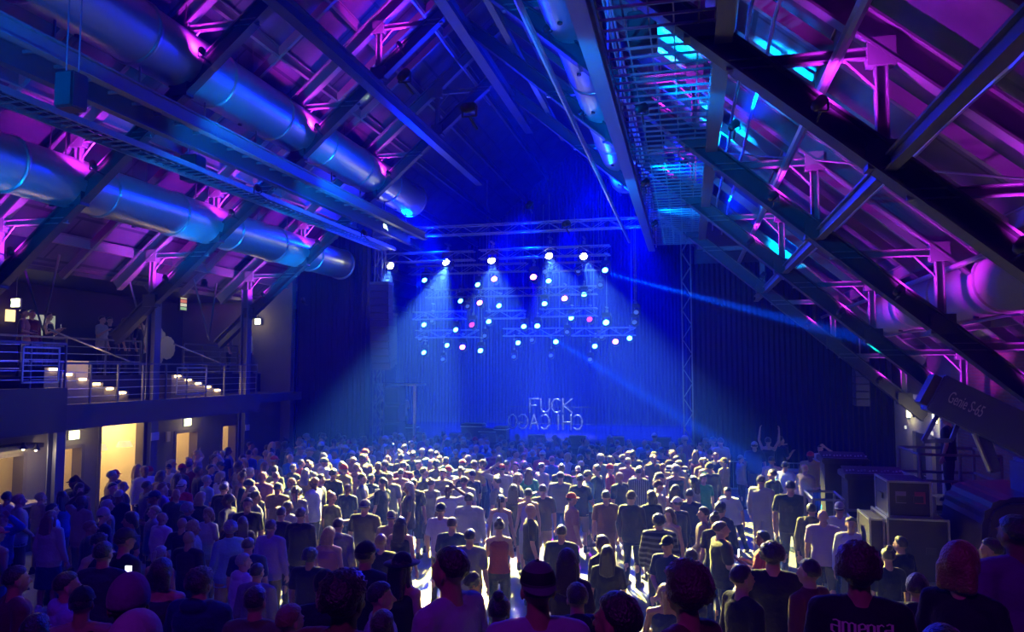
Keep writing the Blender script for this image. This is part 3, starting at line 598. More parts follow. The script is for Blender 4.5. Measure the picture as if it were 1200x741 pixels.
for kind in 'wcmdo':
    S = sorted([f for f in SP if f[2] == kind]); half = {}
    for i, (px, py, k, Y, tz, ty) in enumerate(S):
        sc = {'c': .9, 'w': 1.15, 'o': .75}.get(kind, 1); p = atY(px, py, Y)
        rowt = 'front' if Y < 27.2 else 'white lamp' if Y < 28.5 else 'top' if Y < 30.5 else 'second' if Y < 31.5 else 'third' if Y < 32.5 else 'lowest'
        if kind not in protos: o = protos[kind] = head_proto(kind)
        else: o = copy_tree(protos[kind])
        half.setdefault(rowt, []).append(o); o.location = p; o.rotation_euler = (0, 0, random.uniform(-.12, .1)); o.scale = (sc,)*3
        L = max(.03, (tz-p.z)/sc-.6); MB().tube([(0, 0, .58), (0, 0, .68+L)], .02, 6).bar((0, -.24, .66+L), (0, .24, .66+L), .05, .05).build('hanger_pole', STEEL, o)
    for rowt, os_ in half.items():
        for i, o in enumerate(os_): o['label'] = '%s on the %s truss, %s from the balcony side' % (NMK[kind], rowt, NT[i]) if len(os_) > 1 else '%s, the only such one on the %s truss' % (NMK[kind], rowt)
# visible beams from some of the lamps
for (x, y, Y, tg, e) in ((686, 425, 32.2, (7, 12, -1), 1500), (824, 393, 32.2, (9, 13, 0), 1700), (760, 488, 33.2, (5.5, 10, -1), 1500), (960, 203, 29, (10, 12, 2.5), 1700), (873, 299, 31.2, (9.5, 12, 1), 1500), (611, 492, 33.2, (3, 9, -1), 1200), (492, 407, 32.2, (0, 10, -1), 900), (381, 325, 31.2, (-15, 18, 0), 500), (236, 242, 30, (-17, 16, 1), 500)):
    beam(*Z1(x, y), Y, tg, e*1300, (.0, .75, .75), 1.8)
for (x, y, Y, tg, e) in ((737, 148, 27.3, (-11, 10, 14), 1500), (326, 173, 27.3, (-15, 12, 13), 700), (103, 188, 27.3, (-12.4, 26, 0), 900)):
    beam(*Z1(x, y), Y, tg, e*900, (.5, 1, .3), 2.0)
beam(*Z1(103, 188), 27.3, (-10.6, 26.3, 0), 200000, (.8, 1, .4), 4)
beam(*Z1(672, 231), 30, (-3.2, 17.0, 0), 60000, (.5, .0, 1), 8); beam(*Z1(515, 238), 30, (-4.5, 22.5, 0), 50000, (.8, .0, .7), 10)
spot((-4.6, 27.4, 8.3), (-5.2, 30.5, 2.4), 5000, (.35, .45, 1), 26, .6, .1, 'added_letter_fill')  # added fill aimed at the foil letters to make them readable
# proscenium masts and line arrays
t = truss(atY(803, 262, 27.2), Vector((atY(803, 262, 27.2).x, 27.2, 0)), .32, label='vertical truss mast on the brick wall side of the stage', grp='truss masts beside the stage')
t = truss((-11.75, 27.0, 9.2), (-11.75, 27.0, 0), .32, label='vertical truss mast on the balcony side of the stage', grp='truss masts beside the stage')
def array(px0, py0, py1, Y, n, w, label, curve):
    p0, p1 = atY(px0, py0, Y), atY(px0, py1, Y); H = (p0.z-p1.z)/n
    t = thing('line_array', p0, label, 'speaker array', 'hanging line array speakers'); part(MB().bb(p0+Vector((-w/2, -.25, 0)), p0+Vector((w/2, .3, .1))), 'fly_frame', STEEL, t)
    for k in range(n):
        a = math.radians(curve*k*k/n); c = p0+Vector((0, curve*.012*(k/n)**2*n, -H*(k+.5))); M = Matrix.Rotation(a, 3, 'X')
        b = part(MB().box(c, (w, .45, H*.93), M), 'speaker_box', mat('array_box', (.05, .05, .06), .5), t); part(MB().box(c+M @ Vector((0, -.235, 0)), (w*.9, .02, H*.8), M), 'grille', mat('array_grille', (.10, .10, .13), .5, .5), b)
    zt = (zl(p0.x) if p0.x < DX else zr(p0.x))+DK; g = MB().tube([p0, Vector((p0.x, p0.y, zt))], .02, 5); part(g, 'chain', STEEL, t)
array(447, 334, 432, 26.0, 12, .75, 'tall curved line array of loudspeakers left of the stage', 2.0)
array(456, 370, 428, 28.6, 9, .5, 'narrow line array of loudspeakers hung just inside the stage', 1.0)
array(1008, 424, 476, 24.5, 6, .4, 'small line array of loudspeakers hung before the drape near the doors', .5)
# tower, dj riser, equipment on stage
t = thing('side_fill_stack', (-11.6, 28.6, 1.3), 'tall narrow side fill loudspeaker stack with a ledge on the balcony side of the stage', 'speaker stack')
for k in range(3): b = part(MB().bb((-12.1, 28.3, 1.3+k*.72), (-11.4, 29, 2.0+k*.72)), 'speaker_box', mat('side_fill', (.09, .08, .12), .5), t, bevel=.02); part(MB().bb((-12.02, 28.27, 1.38+k*.72), (-11.48, 28.3, 1.92+k*.72)), 'grille', mat('speaker_grille', (.04, .04, .045), .7), b)
part(MB().bb((-12.3, 28.1, 3.5), (-10.6, 29.2, 3.58)), 'ledge', ALU, t); part(MB().bb((-10.75, 28.15, 1.3), (-10.65, 28.25, 3.5)), 'leg', ALU, t)
for k, (px, w) in enumerate(((467, .8), (481, .5), (555, .9), (573, .7), (588, .5))):
    p = atY(px, 500, 29.5); t = thing('monitor_wedge' if k % 2 else 'flight_case', (p.x, 29.5, 1.3), ['low black case by the man at the side of the stage', 'black equipment box next to the standing man on stage', 'wide low rack on the stage in front of the balloon letters', 'low keyboard case left of the balloon letters', 'small crate beside the keyboard case'][k], 'equipment case')
    part(MB().bb((p.x-w/2, 29.2, 1.3), (p.x+w/2, 29.8, 1.75+.1*(k % 3))), 'case_body', mat('case_black', (.06, .06, .08), .4), t, bevel=.02); part(MB().bb((p.x-w/2-.02, 29.18, 1.62+.1*(k % 3)), (p.x+w/2+.02, 29.82, 1.65+.1*(k % 3))), 'metal_rim', ALU, t)
for k in range(7):
    x = -10.5+k*1.55+random.uniform(-.3, .3); t = thing('floor_monitor', (x, 28.5, 1.3), 'wedge floor monitor on the stage lip, %s from the balcony side' % NT[k], 'floor monitor', 'wedge monitors along the stage lip')
    V = [(x+a, y, 1.3+z) for a in (-.32, .32) for (y, z) in ((28.3, 0), (28.8, 0), (28.8, .12), (28.42, .34), (28.3, .3))]
    part(MB().add(V, [(0, 1, 2, 3, 4), (9, 8, 7, 6, 5), (0, 5, 6, 1), (1, 6, 7, 2), (2, 7, 8, 3), (3, 8, 9, 4), (4, 9, 5, 0)]), 'cabinet', mat('monitor_paint', (.12, .12, .16), .3), t)
# balloon letters (word on top, mirrored word beneath)
LET = {'F': [[(0, 0), (0, 1), (.7, 1)], [(0, .5), (.5, .5)]], 'U': [[(0, 1), (0, .3), (.1, .08), (.35, 0), (.6, .08), (.7, .3), (.7, 1)]],
       'C': [[(.62, .9), (.45, 1), (.2, .97), (0, .7), (0, .3), (.2, .03), (.45, 0), (.62, .1)]], 'K': [[(0, 0), (0, 1)], [(.7, 1), (.05, .5), (.7, 0)]],
       'H': [[(0, 0), (0, 1)], [(.65, 0), (.65, 1)], [(0, .5), (.65, .5)]], 'I': [[(.15, 0), (.15, 1)]], 'A': [[(0, 0), (.35, 1), (.7, 0)], [(.15, .38), (.55, .38)]],
       'G': [[(.7, .85), (.5, 1), (.2, .97), (0, .7), (0, .3), (.2, .03), (.5, 0), (.7, .12), (.7, .45), (.42, .45)]], 'O': [[(.35, 0), (.08, .15), (0, .5), (.08, .85), (.35, 1), (.62, .85), (.7, .5), (.62, .15), (.35, 0)]]}
BALL = mat('foil_balloon', (.75, .8, .95), .22, .8)
def balloons(word, px0, px1, py0, py1, Y, mirror, desc):
    a, b = atY(px0, py1, Y), atY(px1, py0, Y); W = b.x-a.x; H = b.z-a.z; n = len(word); cw = W/n; s_ = word[::-1] if mirror else word
    for k, ch in enumerate(s_):
        x0 = a.x+cw*k; m = MB(); ww = cw*.78
        for st_ in LET[ch]:
            P = [((.7-u) if mirror else u, v) for u, v in st_]
            m2 = [Vector((x0+u/.7*ww, Y, a.z+v*H)) for u, v in P]
            for i in range(len(m2)-1): m.cap(m2[i], m2[i+1], .042, .042, 8)
        tag(m.build('letter_balloon', BALL, smooth=True, org=(x0+ww/2, Y, a.z)), 'foil letter %s of the %s on stage' % (ch, desc) + (', %s from the brick wall side' % NT[n-1-k] if mirror else ', %s letter' % NT[k]), 'letter balloon', 'foil letter balloons on stage')
balloons('FUCK', 621, 673, 468, 483, 30.5, False, 'upper word'); balloons('CHICAGO', 596, 685, 487, 502, 30.5, True, 'mirrored lower word')
tag(MB().tube([(-7.4, 30.56, 1.3), (-7.4, 30.56, 2.6)], .012, 5).tube([(-3.7, 30.56, 1.3), (-3.7, 30.56, 2.6)], .012, 5).tube([(-7.4, 30.56, 1.9), (-3.7, 30.56, 1.9)], .012, 5).tube([(-7.4, 30.56, 2.6), (-3.65, 30.56, 2.6)], .012, 5).build('thin_stand', BLACK), 'thin black stand behind the two words of foil letters', 'stand')
if 0: tag(MB().bb((-8.3, 30.9, 1.3), (-8.25, 30.95, 3.9)).bb((-4.0, 30.9, 1.3), (-3.95, 30.95, 3.9)).bb((-8.3, 30.9, 3.85), (-3.95, 30.95, 3.9)).bb((-8.3, 30.9, 2.55), (-3.95, 30.95, 2.6)).bb((-8.3, 30.5, 1.3), (-8.25, 30.95, 1.34)).bb((-4.0, 30.5, 1.3), (-3.95, 30.95, 1.34)).build('letter_frame', BLACK), 'thin black frame the foil letters hang on', 'frame')
# ================================================================== RIGHT SIDE: doors' lamps, console area, crates, boom lift
for (px, py, lab) in ((1068, 483, 'lit wall lamp over the door nearer the stage'), (1099, 489, 'lit wall lamp over the door nearer the camera')):
    q = atX(px, py, RX-.02); t = thing('wall_lamp', q, lab, 'wall lamp', 'lamps over the double doors')
    part(MB().box(q+Vector((.0, 0, .02)), (.06, .5, .34)), 'backplate', BLACK, t); part(MB().rings([(q.x-.08, q.y, q.z-.16, .05, .14), (q.x-.08, q.y, q.z+.16, .05, .07)], 12), 'glass_shade', mat('lamp_glow', (1, .95, .7), .5, emit=9, ecol=(1, .9, .55)), t); point(q+Vector((-.35, 0, 0)), 12, (1, .85, .6), .06, 'door_lamp')
for k, (px, py) in enumerate(((1061, 501), (1092, 508))):
    q = atX(px, py, RX-.02); tag(MB().box(q, (.04, .12, .1)).build('card_reader', mat('reader_white', (.9, .9, .9), .5, emit=.5), org=q), 'tiny white card reader beside the door, %s one' % ['stage side', 'camera side'][k], 'card reader', 'card readers by the doors')
BL = mat('boom_blue', (.10, .12, .32), .38, .2); TX = mat('text_white', (.7, .7, .75), .5)
t = thing('boom_lift', (3.9, 11.6, 0), 'blue telescopic boom lift parked by the brick wall, its boom raised', 'boom lift')
P1, P2 = atY(1092, 459, 11.0), atY(1215, 518, 11.0)
P3 = P2+(P2-P1).normalized()*1.2
part(MB().bar(P1, P3, .34, .52), 'boom', BL, t, bevel=.02)
part(MB().bar(P1-(P2-P1).normalized()*.1, P1+(P2-P1).normalized()*.08, .24, .42), 'boom_nose', DARKST, t)
u_ = (P2-P1).normalized(); e1 = P1+u_*.1
part(MB().bar(e1-Vector((0, 0, .2)), e1+Vector((-.22, 0, -.62)), .05, .05).bar(e1+Vector((-.22, 0, -.62)), e1+Vector((.12, 0, -.6)), .05, .05).bar(e1+Vector((.12, 0, -.6)), e1+Vector((.28, 0, -.2)), .05, .05), 'jib_bracket', BL, t)
fc = bpy.data.curves.new('boom_text', 'FONT'); fc.body = 'Genie S-65'; fc.size = .20; fc.extrude = .004; fc.align_x = 'LEFT'; fto = bpy.data.objects.new('tmp', fc); COL.objects.link(fto)
dg = bpy.context.evaluated_depsgraph_get(); me = bpy.data.meshes.new_from_object(fto.evaluated_get(dg)); bpy.data.objects.remove(fto); me.materials.clear(); me.materials.append(TX)
side = Vector((0, -1, 0)); up_ = side.cross(u_).normalized()*1.0
if up_.z < 0: up_ = -up_
M = Matrix((u_, up_, u_.cross(up_))).transposed().to_4x4(); lo = bpy.data.objects.new('lettering', me); COL.objects.link(lo); lo.parent = t
lo.matrix_local = Matrix.Translation(P1+u_*.16+side*.18-up_*.05-Vector(t.location)) @ M @ Matrix.Diagonal((.5, 1.1, 1, 1))
Q = atY(1160, 505, 11.0); Q2 = atY(1158, 552, 11.0)
part(MB().bar(atY(1148, 500, 11.0), atY(1165, 553, 11.0), .12, .14), 'lift_cylinder', BL, t); part(MB().tube([atY(1141, 508, 10.9), atY(1160, 552, 10.9)], .03, 8), 'cylinder_rod', ALU, t)
ch = [(3.95, 2.12), (4.02, 2.3), (4.25, 2.42), (4.9, 2.45), (5.7, 2.4), (5.85, 1.6), (5.85, .95), (3.98, .95), (3.9, 1.5)]
m = MB(); V = [(x, 11.6, z) for x, z in ch]+[(x, 13.4, z) for x, z in ch]; N = len(ch)
m.add(V, [tuple(range(N)), tuple(range(N, 2*N))[::-1]]+[(k, (k+1) % N, N+(k+1) % N, N+k) for k in range(N)])
part(m, 'turret_cover', mat('lift_cover', (.05, .035, .07), .28, .1), t, bevel=.08, smooth=False)
part(MB().bb((4.6, 11.7, 2.35), (5.5, 12.5, 2.9)), 'pivot_block', BL, t, bevel=.05); part(MB().bb((4.1, 11.0, .5), (5.6, 13.6, .95)), 'chassis', BL, t, bevel=.05)
part(MB().bar(P3, P3+Vector((.2, .1, -1.3)), .5, .3), 'boom_riser', BL, t)
for (x, y) in ((4.2, 11.3), (4.2, 13.2), (5.55, 11.3), (5.55, 13.2)):
    V = MB().tube([(x-.17, y, .48), (x+.17, y, .48)], .48, 24); wv = part(V, 'wheel', mat('rubber', (.03, .03, .03), .8), t, bevel=0); part(MB().tube([(x-.18, y, .48), (x+.18, y, .48)], .22, 16), 'hub', BL, wv)
CR = mat('crate_grey', (.045, .04, .055), .6, var=.2)
def crate(x0, x1, y0, y1, z0, z1, label):
    t = thing('flight_case', ((x0+x1)/2, (y0+y1)/2, z0), label, 'flight case', 'stacked flight cases'); part(MB().bb((x0, y0, z0), (x1, y1, z1)), 'case_body', CR, t, bevel=.02)
    g = MB()
    for (x, y) in ((x0, y0), (x1, y0), (x0, y1), (x1, y1)): g.bb((x-.015, y-.015, z0), (x+.015, y+.015, z1))
    for zz in (z0, z1): g.bb((x0-.01, y0-.015, zz-.02), (x1+.01, y0+.01, zz+.01)); g.bb((x0-.015, y0, zz-.02), (x0+.01, y1, zz+.01))
    part(g, 'edge_trim', ALU, t)
    for (cx, cz) in ((x0+(x1-x0)*.3, (z0+z1)/2), (x0+(x1-x0)*.7, (z0+z1)/2)): part(MB().bb((cx-.07, y0-.025, cz-.05), (cx+.07, y0-.005, cz+.05)), 'latch', DARKST, t)
    part(MB().bb((x0-.03, (y0+y1)/2-.12, (z0+z1)/2-.04), (x0-.01, (y0+y1)/2+.12, (z0+z1)/2+.04)), 'handle', BLACK, t)
crate(2.95, 3.8, 12.6, 13.6, 0, .94, 'grey flight case at the bottom of the stack by the boom lift')
crate(2.95, 3.8, 12.6, 13.6, .96, 1.9, 'grey flight case in the middle of the stack by the boom lift')
crate(3.0, 3.6, 12.7, 13.5, 1.92, 2.45, 'grey flight case on top of the stack by the boom lift, with labels')
crate(2.72, 2.92, 12.7, 13.5, 0, 1.86, 'upright grey case standing left of the case stack')
for k in range(2): tag(MB().bb((3.1+.27*k, 12.685, 2.12), (3.25+.27*k, 12.695, 2.3)).build('paper_label', mat('label_%s' % 'ab'[k], [(.35, .3, .4), (.4, .08, .12)][k], .7)), ['pale paper label on the top flight case', 'red label on the top flight case'][k], 'label')
def cart(x, y, w, h, d, label):
    t = thing('rolling_rack', (x, y, 0), label, 'rack', 'tube frame racks by the mixing area')
    for (a, b) in ((-w/2, -d/2), (w/2, -d/2), (-w/2, d/2), (w/2, d/2)): part(MB().tube([(x+a, y+b, .08), (x+a, y+b, h)], .03, 8), 'upright', STEEL, t)
    for zz in (.2, h*.5, h): part(MB().tube([(x-w/2, y-d/2, zz), (x+w/2, y-d/2, zz), (x+w/2, y+d/2, zz), (x-w/2, y+d/2, zz), (x-w/2, y-d/2, zz)], .025, 6), 'crossbar', STEEL, t)
    part(MB().bb((x-w/2+.03, y-d/2+.03, .2), (x+w/2-.03, y+d/2-.03, h*.5)), 'stored_case', BLACK, t)
    for (a, b) in ((-w/2, -d/2), (w/2, -d/2), (-w/2, d/2), (w/2, d/2)): part(MB().tube([(x+a-.02, y+b, .05), (x+a+.02, y+b, .05)], .05, 10), 'caster', BLACK, t)
cart(atY(965, 560, 15.5).x, 15.5, .55, 1.75, 1.0, 'tube frame rack standing beside the person in orange shorts')
cart(atY(1012, 570, 15.0).x, 15.0, .6, 1.5, .9, 'tube frame rack just left of the grey flight cases')
cart(atY(1068, 560, 14.8).x, 14.8, .55, 1.95, .6, 'tall tube frame rack between the flight cases and the boom lift')
def desk(px, py, Y, w, label):
    p = atY(px, py, Y); t = thing('mixing_desk', (p.x, Y, 0), label, 'mixing desk', 'mixing desks on stands')
    z = p.z; part(MB().bb((p.x-w/2, Y-.3, z-.12), (p.x+w/2, Y+.5, z)), 'console_body', mat('console_dark', (.03, .03, .04), .35), t, bevel=.02)
    part(MB().bar((p.x-w/2+.02, Y-.02, z+.02), (p.x+w/2-.02, Y-.02, z+.02), .5, .03, (0, -.25, 1)), 'fader_panel', mat('console_panel', (.06, .06, .08), .4, .4), t)
    g = MB()
    for k in range(int(w/.07)): g.bb((p.x-w/2+.05+k*.07, Y-.15+.05*(k % 3), z+.03), (p.x-w/2+.075+k*.07, Y-.12+.05*(k % 3), z+.055))
    part(g, 'faders', ALU, t)
    for a in (-w/2+.1, w/2-.1): part(MB().bb((p.x+a-.04, Y-.2, 0), (p.x+a+.04, Y+.4, z-.12)), 'leg', BLACK, t)
    part(MB().bb((p.x-w/2+.15, Y+.1, .3), (p.x+w/2-.15, Y+.4, z-.15)), 'side_case', BLACK, t)
desk(988, 536, 17.5, .95, 'mixing desk on tall stand, nearer the stage'); desk(1022, 554, 16.0, 1.1, 'mixing desk behind the grey flight cases')
# barricade and blue draped platform near the drape on the right
def barrier(x0, x1, y, label):
    t = thing('crowd_barrier', ((x0+x1)/2, y, 0), label, 'barrier', 'metal crowd barriers'); part(MB().tube([(x0, y, .05), (x0, y, 1.1), (x1, y, 1.1), (x1, y, .05)], .022, 8), 'frame', ALU, t)
    part(MB().tube([(x0, y, .2), (x1, y, .2)], .018, 6), 'bottom_rail', ALU, t); n = int((x1-x0)/.13)
    g = MB()
    for k in range(1, n): g.tube([(x0+(x1-x0)*k/n, y, .2), (x0+(x1-x0)*k/n, y, 1.1)], .009, 5)
    part(g, 'bars', ALU, t)
    for x in (x0+.15, x1-.15): part(MB().bb((x-.03, y-.3, 0), (x+.03, y+.3, .05)), 'foot', ALU, t)
for k in range(3): barrier(1.15+k*1.5, 2.5+k*1.5, 26.0, 'metal crowd barrier before the black drape, %s from the stage' % NT[k])
p = atY(925, 525, 24.3); t = thing('draped_table', (p.x, 24.3, 0), 'blue draped high table by the black curtain', 'table'); part(MB().bb((p.x-.55, 24.0, 1.06), (p.x+.55, 24.6, 1.1)), 'table_top', ALU, t)
part(drape(p.x-.55, p.x+.55, 24.0, .02, 1.06, .12, .03), 'cloth_skirt', mat('blue_cloth', (.08, .16, .5), .8), t)
part(MB().bb((p.x-.5, 24.1, 0), (p.x-.44, 24.16, 1.06)).bb((p.x+.44, 24.5, 0), (p.x+.5, 24.56, 1.06)).bb((p.x-.5, 24.5, 0), (p.x-.44, 24.56, 1.06)).bb((p.x+.44, 24.1, 0), (p.x+.5, 24.16, 1.06)), 'legs', BLACK, t)
barrier(3.0, 4.9, 7.3, 'metal crowd barrier below the riser, beside the woman with reddish hair')
# lift operator cage on right (dark machine by the doors)
t = thing('scissor_lift', (4.9, 16.5, 0), 'small dark scissor lift parked in front of the brick wall', 'lift')
part(MB().bb((4.3, 15.8, .2), (5.7, 17.2, .7)), 'base', BLACK, t, bevel=.03); part(MB().bb((4.3, 15.8, 1.5), (5.7, 17.2, 1.6)), 'platform', BLACK, t)
g = MB()
for k in range(3):
    z = .7+k*.27
    for yy in (15.9, 17.1): g.bar((4.4, yy, z), (5.6, yy, z+.27), .06, .06); g.bar((5.6, yy, z), (4.4, yy, z+.27), .06, .06)
part(g, 'scissor_arms', STEEL, t)
for zz in (2.05, 2.55): part(MB().tube([(4.3, 15.8, zz), (5.7, 15.8, zz), (5.7, 17.2, zz), (4.3, 17.2, zz), (4.3, 15.8, zz)], .03, 6), 'guard_rail', STEEL, t)
for (a, b) in ((4.3, 15.8), (5.7, 15.8), (4.3, 17.2), (5.7, 17.2), (5.0, 15.8)): part(MB().tube([(a, b, 1.6), (a, b, 2.55)], .03, 6), 'guard_post', STEEL, t)
for (a, b) in ((4.4, 15.9), (5.6, 15.9), (4.4, 17.1), (5.6, 17.1)): part(MB().tube([(a-.08, b, .2), (a+.08, b, .2)], .2, 16), 'wheel', mat('rubber', (.03, .03, .03), .8), t)
# ================================================================== PEOPLE
# bodies are unions of tapered limbs fused into one continuous skin
def fuse(mb, name, voxel, smooth=4, keep=None):
    me = mb.mesh(name+'_raw'); o = bpy.data.objects.new('tmp', me); COL.objects.link(o)
    r = o.modifiers.new('r', 'REMESH'); r.mode = 'VOXEL'; r.voxel_size = voxel
    if smooth: s = o.modifiers.new('s', 'SMOOTH'); s.factor = .5; s.iterations = smooth
    if keep: d = o.modifiers.new('d', 'DECIMATE'); d.ratio = keep
    dg = bpy.context.evaluated_depsgraph_get(); dg.update(); m2 = bpy.data.meshes.new_from_object(o.evaluated_get(dg)); bpy.data.objects.remove(o); bpy.data.meshes.remove(me)
    m2.polygons.foreach_set('use_smooth', [True]*len(m2.polygons)); m2.name = name; return m2
V3 = Vector
ARM = {  # side -1 left, +1 right: (elbow, wrist), x mirrored by the side
 'down': ((.245, -.02, 1.13), (.262, .05, .885)), 'cross': ((.255, .04, 1.16), (-.05, .235, 1.17)), 'phone': ((.235, .07, 1.15), (.09, .30, 1.27)),
 'head': ((.44, .03, 1.52), (.17, .02, 1.70)), 'up': ((.30, .08, 1.66), (.27, .17, 1.92)), 'hip': ((.37, -.10, 1.18), (.20, .03, 1.01)),
 'fwd': ((.235, .02, 1.15), (.20, .27, 1.14)), 'pocket': ((.27, -.07, 1.15), (.205, .05, .93)), 'drink': ((.24, .03, 1.15), (.16, .24, 1.30)), 'point': ((.34, .14, 1.36), (.42, .38, 1.45)), 'clasp': ((.24, .03, 1.14), (.03, .20, .98))}
POSES = {'stand': ('down', 'down'), 'cross': ('cross', 'cross'), 'phone': ('phone', 'phone'), 'drink': ('down', 'drink'), 'headhand': ('head', 'down'), 'hips': ('hip', 'down'), 'pockets': ('pocket', 'pocket'),
         'armsup': ('up', 'up'), 'reach': ('down', 'fwd'), 'point': ('point', 'drink'), 'clasp': ('clasp', 'clasp'), 'walk': ('down', 'fwd')}
def hand(m, w, d, s, curl=.5):
    d = d.normalized(); side = V3((s, 0, 0)); side = (side-d*side.dot(d)); side = side.normalized() if side.length > .2 else d.orthogonal().normalized()
    nrm = d.cross(side)*(1 if s > 0 else -1)
    if abs(d.z) > .7: side, nrm = V3((0, 1, 0)), V3((-s, 0, 0))
    m.cap(w-d*.02, w+d*.03, .027, .026, 8)
    for k, (off, L) in enumerate(((-.033, .066), (-.011, .076), (.012, .072), (.034, .056))):
        b = w+d*.02+side*off*.7; kn = w+d*.095+side*off; m.cap(b, kn, .015, .013, 7)
        mid = kn+(d*math.cos(curl*.6)+nrm*math.sin(curl*.6))*L*.55+side*off*.12; tip = mid+(d*math.cos(curl*1.6)+nrm*math.sin(curl*1.6))*L*.5; m.cap(kn, mid, .0105, .0095, 7); m.cap(mid, tip, .0095, .0075, 7)
    t0 = w+d*.03-side*.026; t1 = w+d*.07-side*.058+nrm*.012; t2 = w+d*.102-side*.066+nrm*.026; m.cap(t0, t1, .016, .0125, 7); m.cap(t1, t2, .0125, .009, 7)
def joints(pose, sex):
    a = POSES[pose]; k = 1 if sex == 'm' else .88; J = {}
    for s, nm in ((-1, a[0]), (1, a[1])):
        e, w = ARM[nm]; dy = .03 if (nm == 'cross' and s > 0) else 0
        J[s] = (V3((s*.185*k, -.005, 1.415)), V3((s*e[0]*(.93 if sex == 'f' else 1), e[1], e[2])), V3((s*w[0], w[1]-dy, w[2]+(-.05 if dy else 0))))
    if pose == 'walk': L = {-1: (V3((-.09, 0, .9)), V3((-.10, .13, .50)), V3((-.10, .10, .09))), 1: (V3((.09, 0, .9)), V3((.10, .02, .48)), V3((.10, -.22, .13)))}
    elif pose in ('hips', 'drink', 'headhand'): L = {-1: (V3((-.09, 0, .9)), V3((-.12, .03, .49)), V3((-.15, .0, .09))), 1: (V3((.09, 0, .9)), V3((.11, .05, .49)), V3((.13, .05, .09)))}
    else: L = {-1: (V3((-.09, 0, .9)), V3((-.105, .015, .49)), V3((-.115, -.02, .09))), 1: (V3((.09, 0, .9)), V3((.105, .015, .49)), V3((.12, -.01, .09)))}
    return J, L
TORSO = {'m': [(.80, .07, .06), (.84, .15, .10), (.92, .168, .118), (1.0, .158, .112), (1.08, .152, .105), (1.2, .165, .112), (1.32, .182, .118), (1.40, .175, .105), (1.445, .12, .08), (1.48, .065, .06)],
         'f': [(.80, .07, .06), (.84, .155, .11), (.92, .172, .125), (1.0, .148, .108), (1.08, .128, .095), (1.2, .142, .108), (1.30, .152, .125), (1.38, .15, .098), (1.43, .105, .07), (1.47, .055, .052)]}
def torso(m, sex, g=0, lo=.80, hi=1.48, fl=0, n=20, off=0):
    R = [(0, -.005*(z > 1.1), z, a+g+fl*max(0, 1.05-z), b+g+fl*max(0, 1.05-z)) for (z, a, b) in TORSO[sex] if lo <= z <= hi]
    m.rings(R, n)
HC = V3((0, .0, 1.655))
def head(m, sex):
    k = 1 if sex == 'm' else .95
    m.cap((0, -.02, 1.44), (0, -.005, 1.57), .062*k, .055*k, 14)
    m.ell((0, -.012, 1.655), (.075*k, .093, .093), 20, 14); m.ell((0, .028, 1.61), (.060*k, .066, .085), 18, 12); m.ell((0, .05, 1.562), (.042*k, .042, .036), 14, 10)
    m.cap((0, .092, 1.635), (0, .112, 1.603), .009, .0145, 8); m.ell((0, .10, 1.598), (.018, .014, .01), 10, 6)
    for s in (-1, 1):
        m.ell((s*.03, .078, 1.652), (.024, .014, .009), 10, 6); m.ell((s*.037, .068, 1.60), (.02, .018, .022), 10, 6)
        m.ell((s*.077*k, -.005, 1.615), (.010, .022, .033), 10, 8, Matrix.Rotation(s*.25, 3, 'Z')); m.ell((s*.029, .076, 1.632), (.013, .012, .010), 8, 6)
    m.ell((0, .085, 1.572), (.022, .012, .006), 10, 6); m.ell((0, .084, 1.561), (.019, .012, .006), 10, 6)
def make_body(pose, sex, voxel=.0095):
    m = MB(); J, L = joints(pose, sex); q = 1 if sex == 'm' else .86
    torso(m, sex); head(m, sex)
    for s in (-1, 1):
        sh, el, wr = J[s]; m.ell(sh, (.066*q, .062*q, .062*q), 12, 8); m.cap(sh, el, .054*q, .041*q); m.cap(el, el.lerp(wr, .35), .042*q, .042*q); m.cap(el.lerp(wr, .35), wr, .042*q, .027*q); hand(m, wr, wr-el, s)
        m.cap(V3((s*.06, -.01, 1.45)), sh, .055*q, .06*q)
        h, k, a = L[s]; m.cap(h, k, .088, .055); c = k.lerp(a, .32)+V3((0, -.018, 0)); m.cap(k, c, .054, .056); m.cap(c, a, .055, .036)
        m.cap(a+V3((0, -.03, -.035)), a+V3((s*.012, .13, -.055)), .042, .03); m.ell(a+V3((0, -.035, -.03)), (.036, .045, .045), 10, 8)
    return fuse(m, 'body', voxel, 3)
def folds(me, a, b):
    N = [v.normal.copy() for v in me.vertices]; co = [v.co.copy() for v in me.vertices]; out = []
    for c, n in zip(co, N): out += list(c+n*(.006*mnoise.noise(V3((c.x*a, c.y*a, c.z*b)))+.003*mnoise.noise(c*23)))
    me.vertices.foreach_set('co', out); me.update(); return me
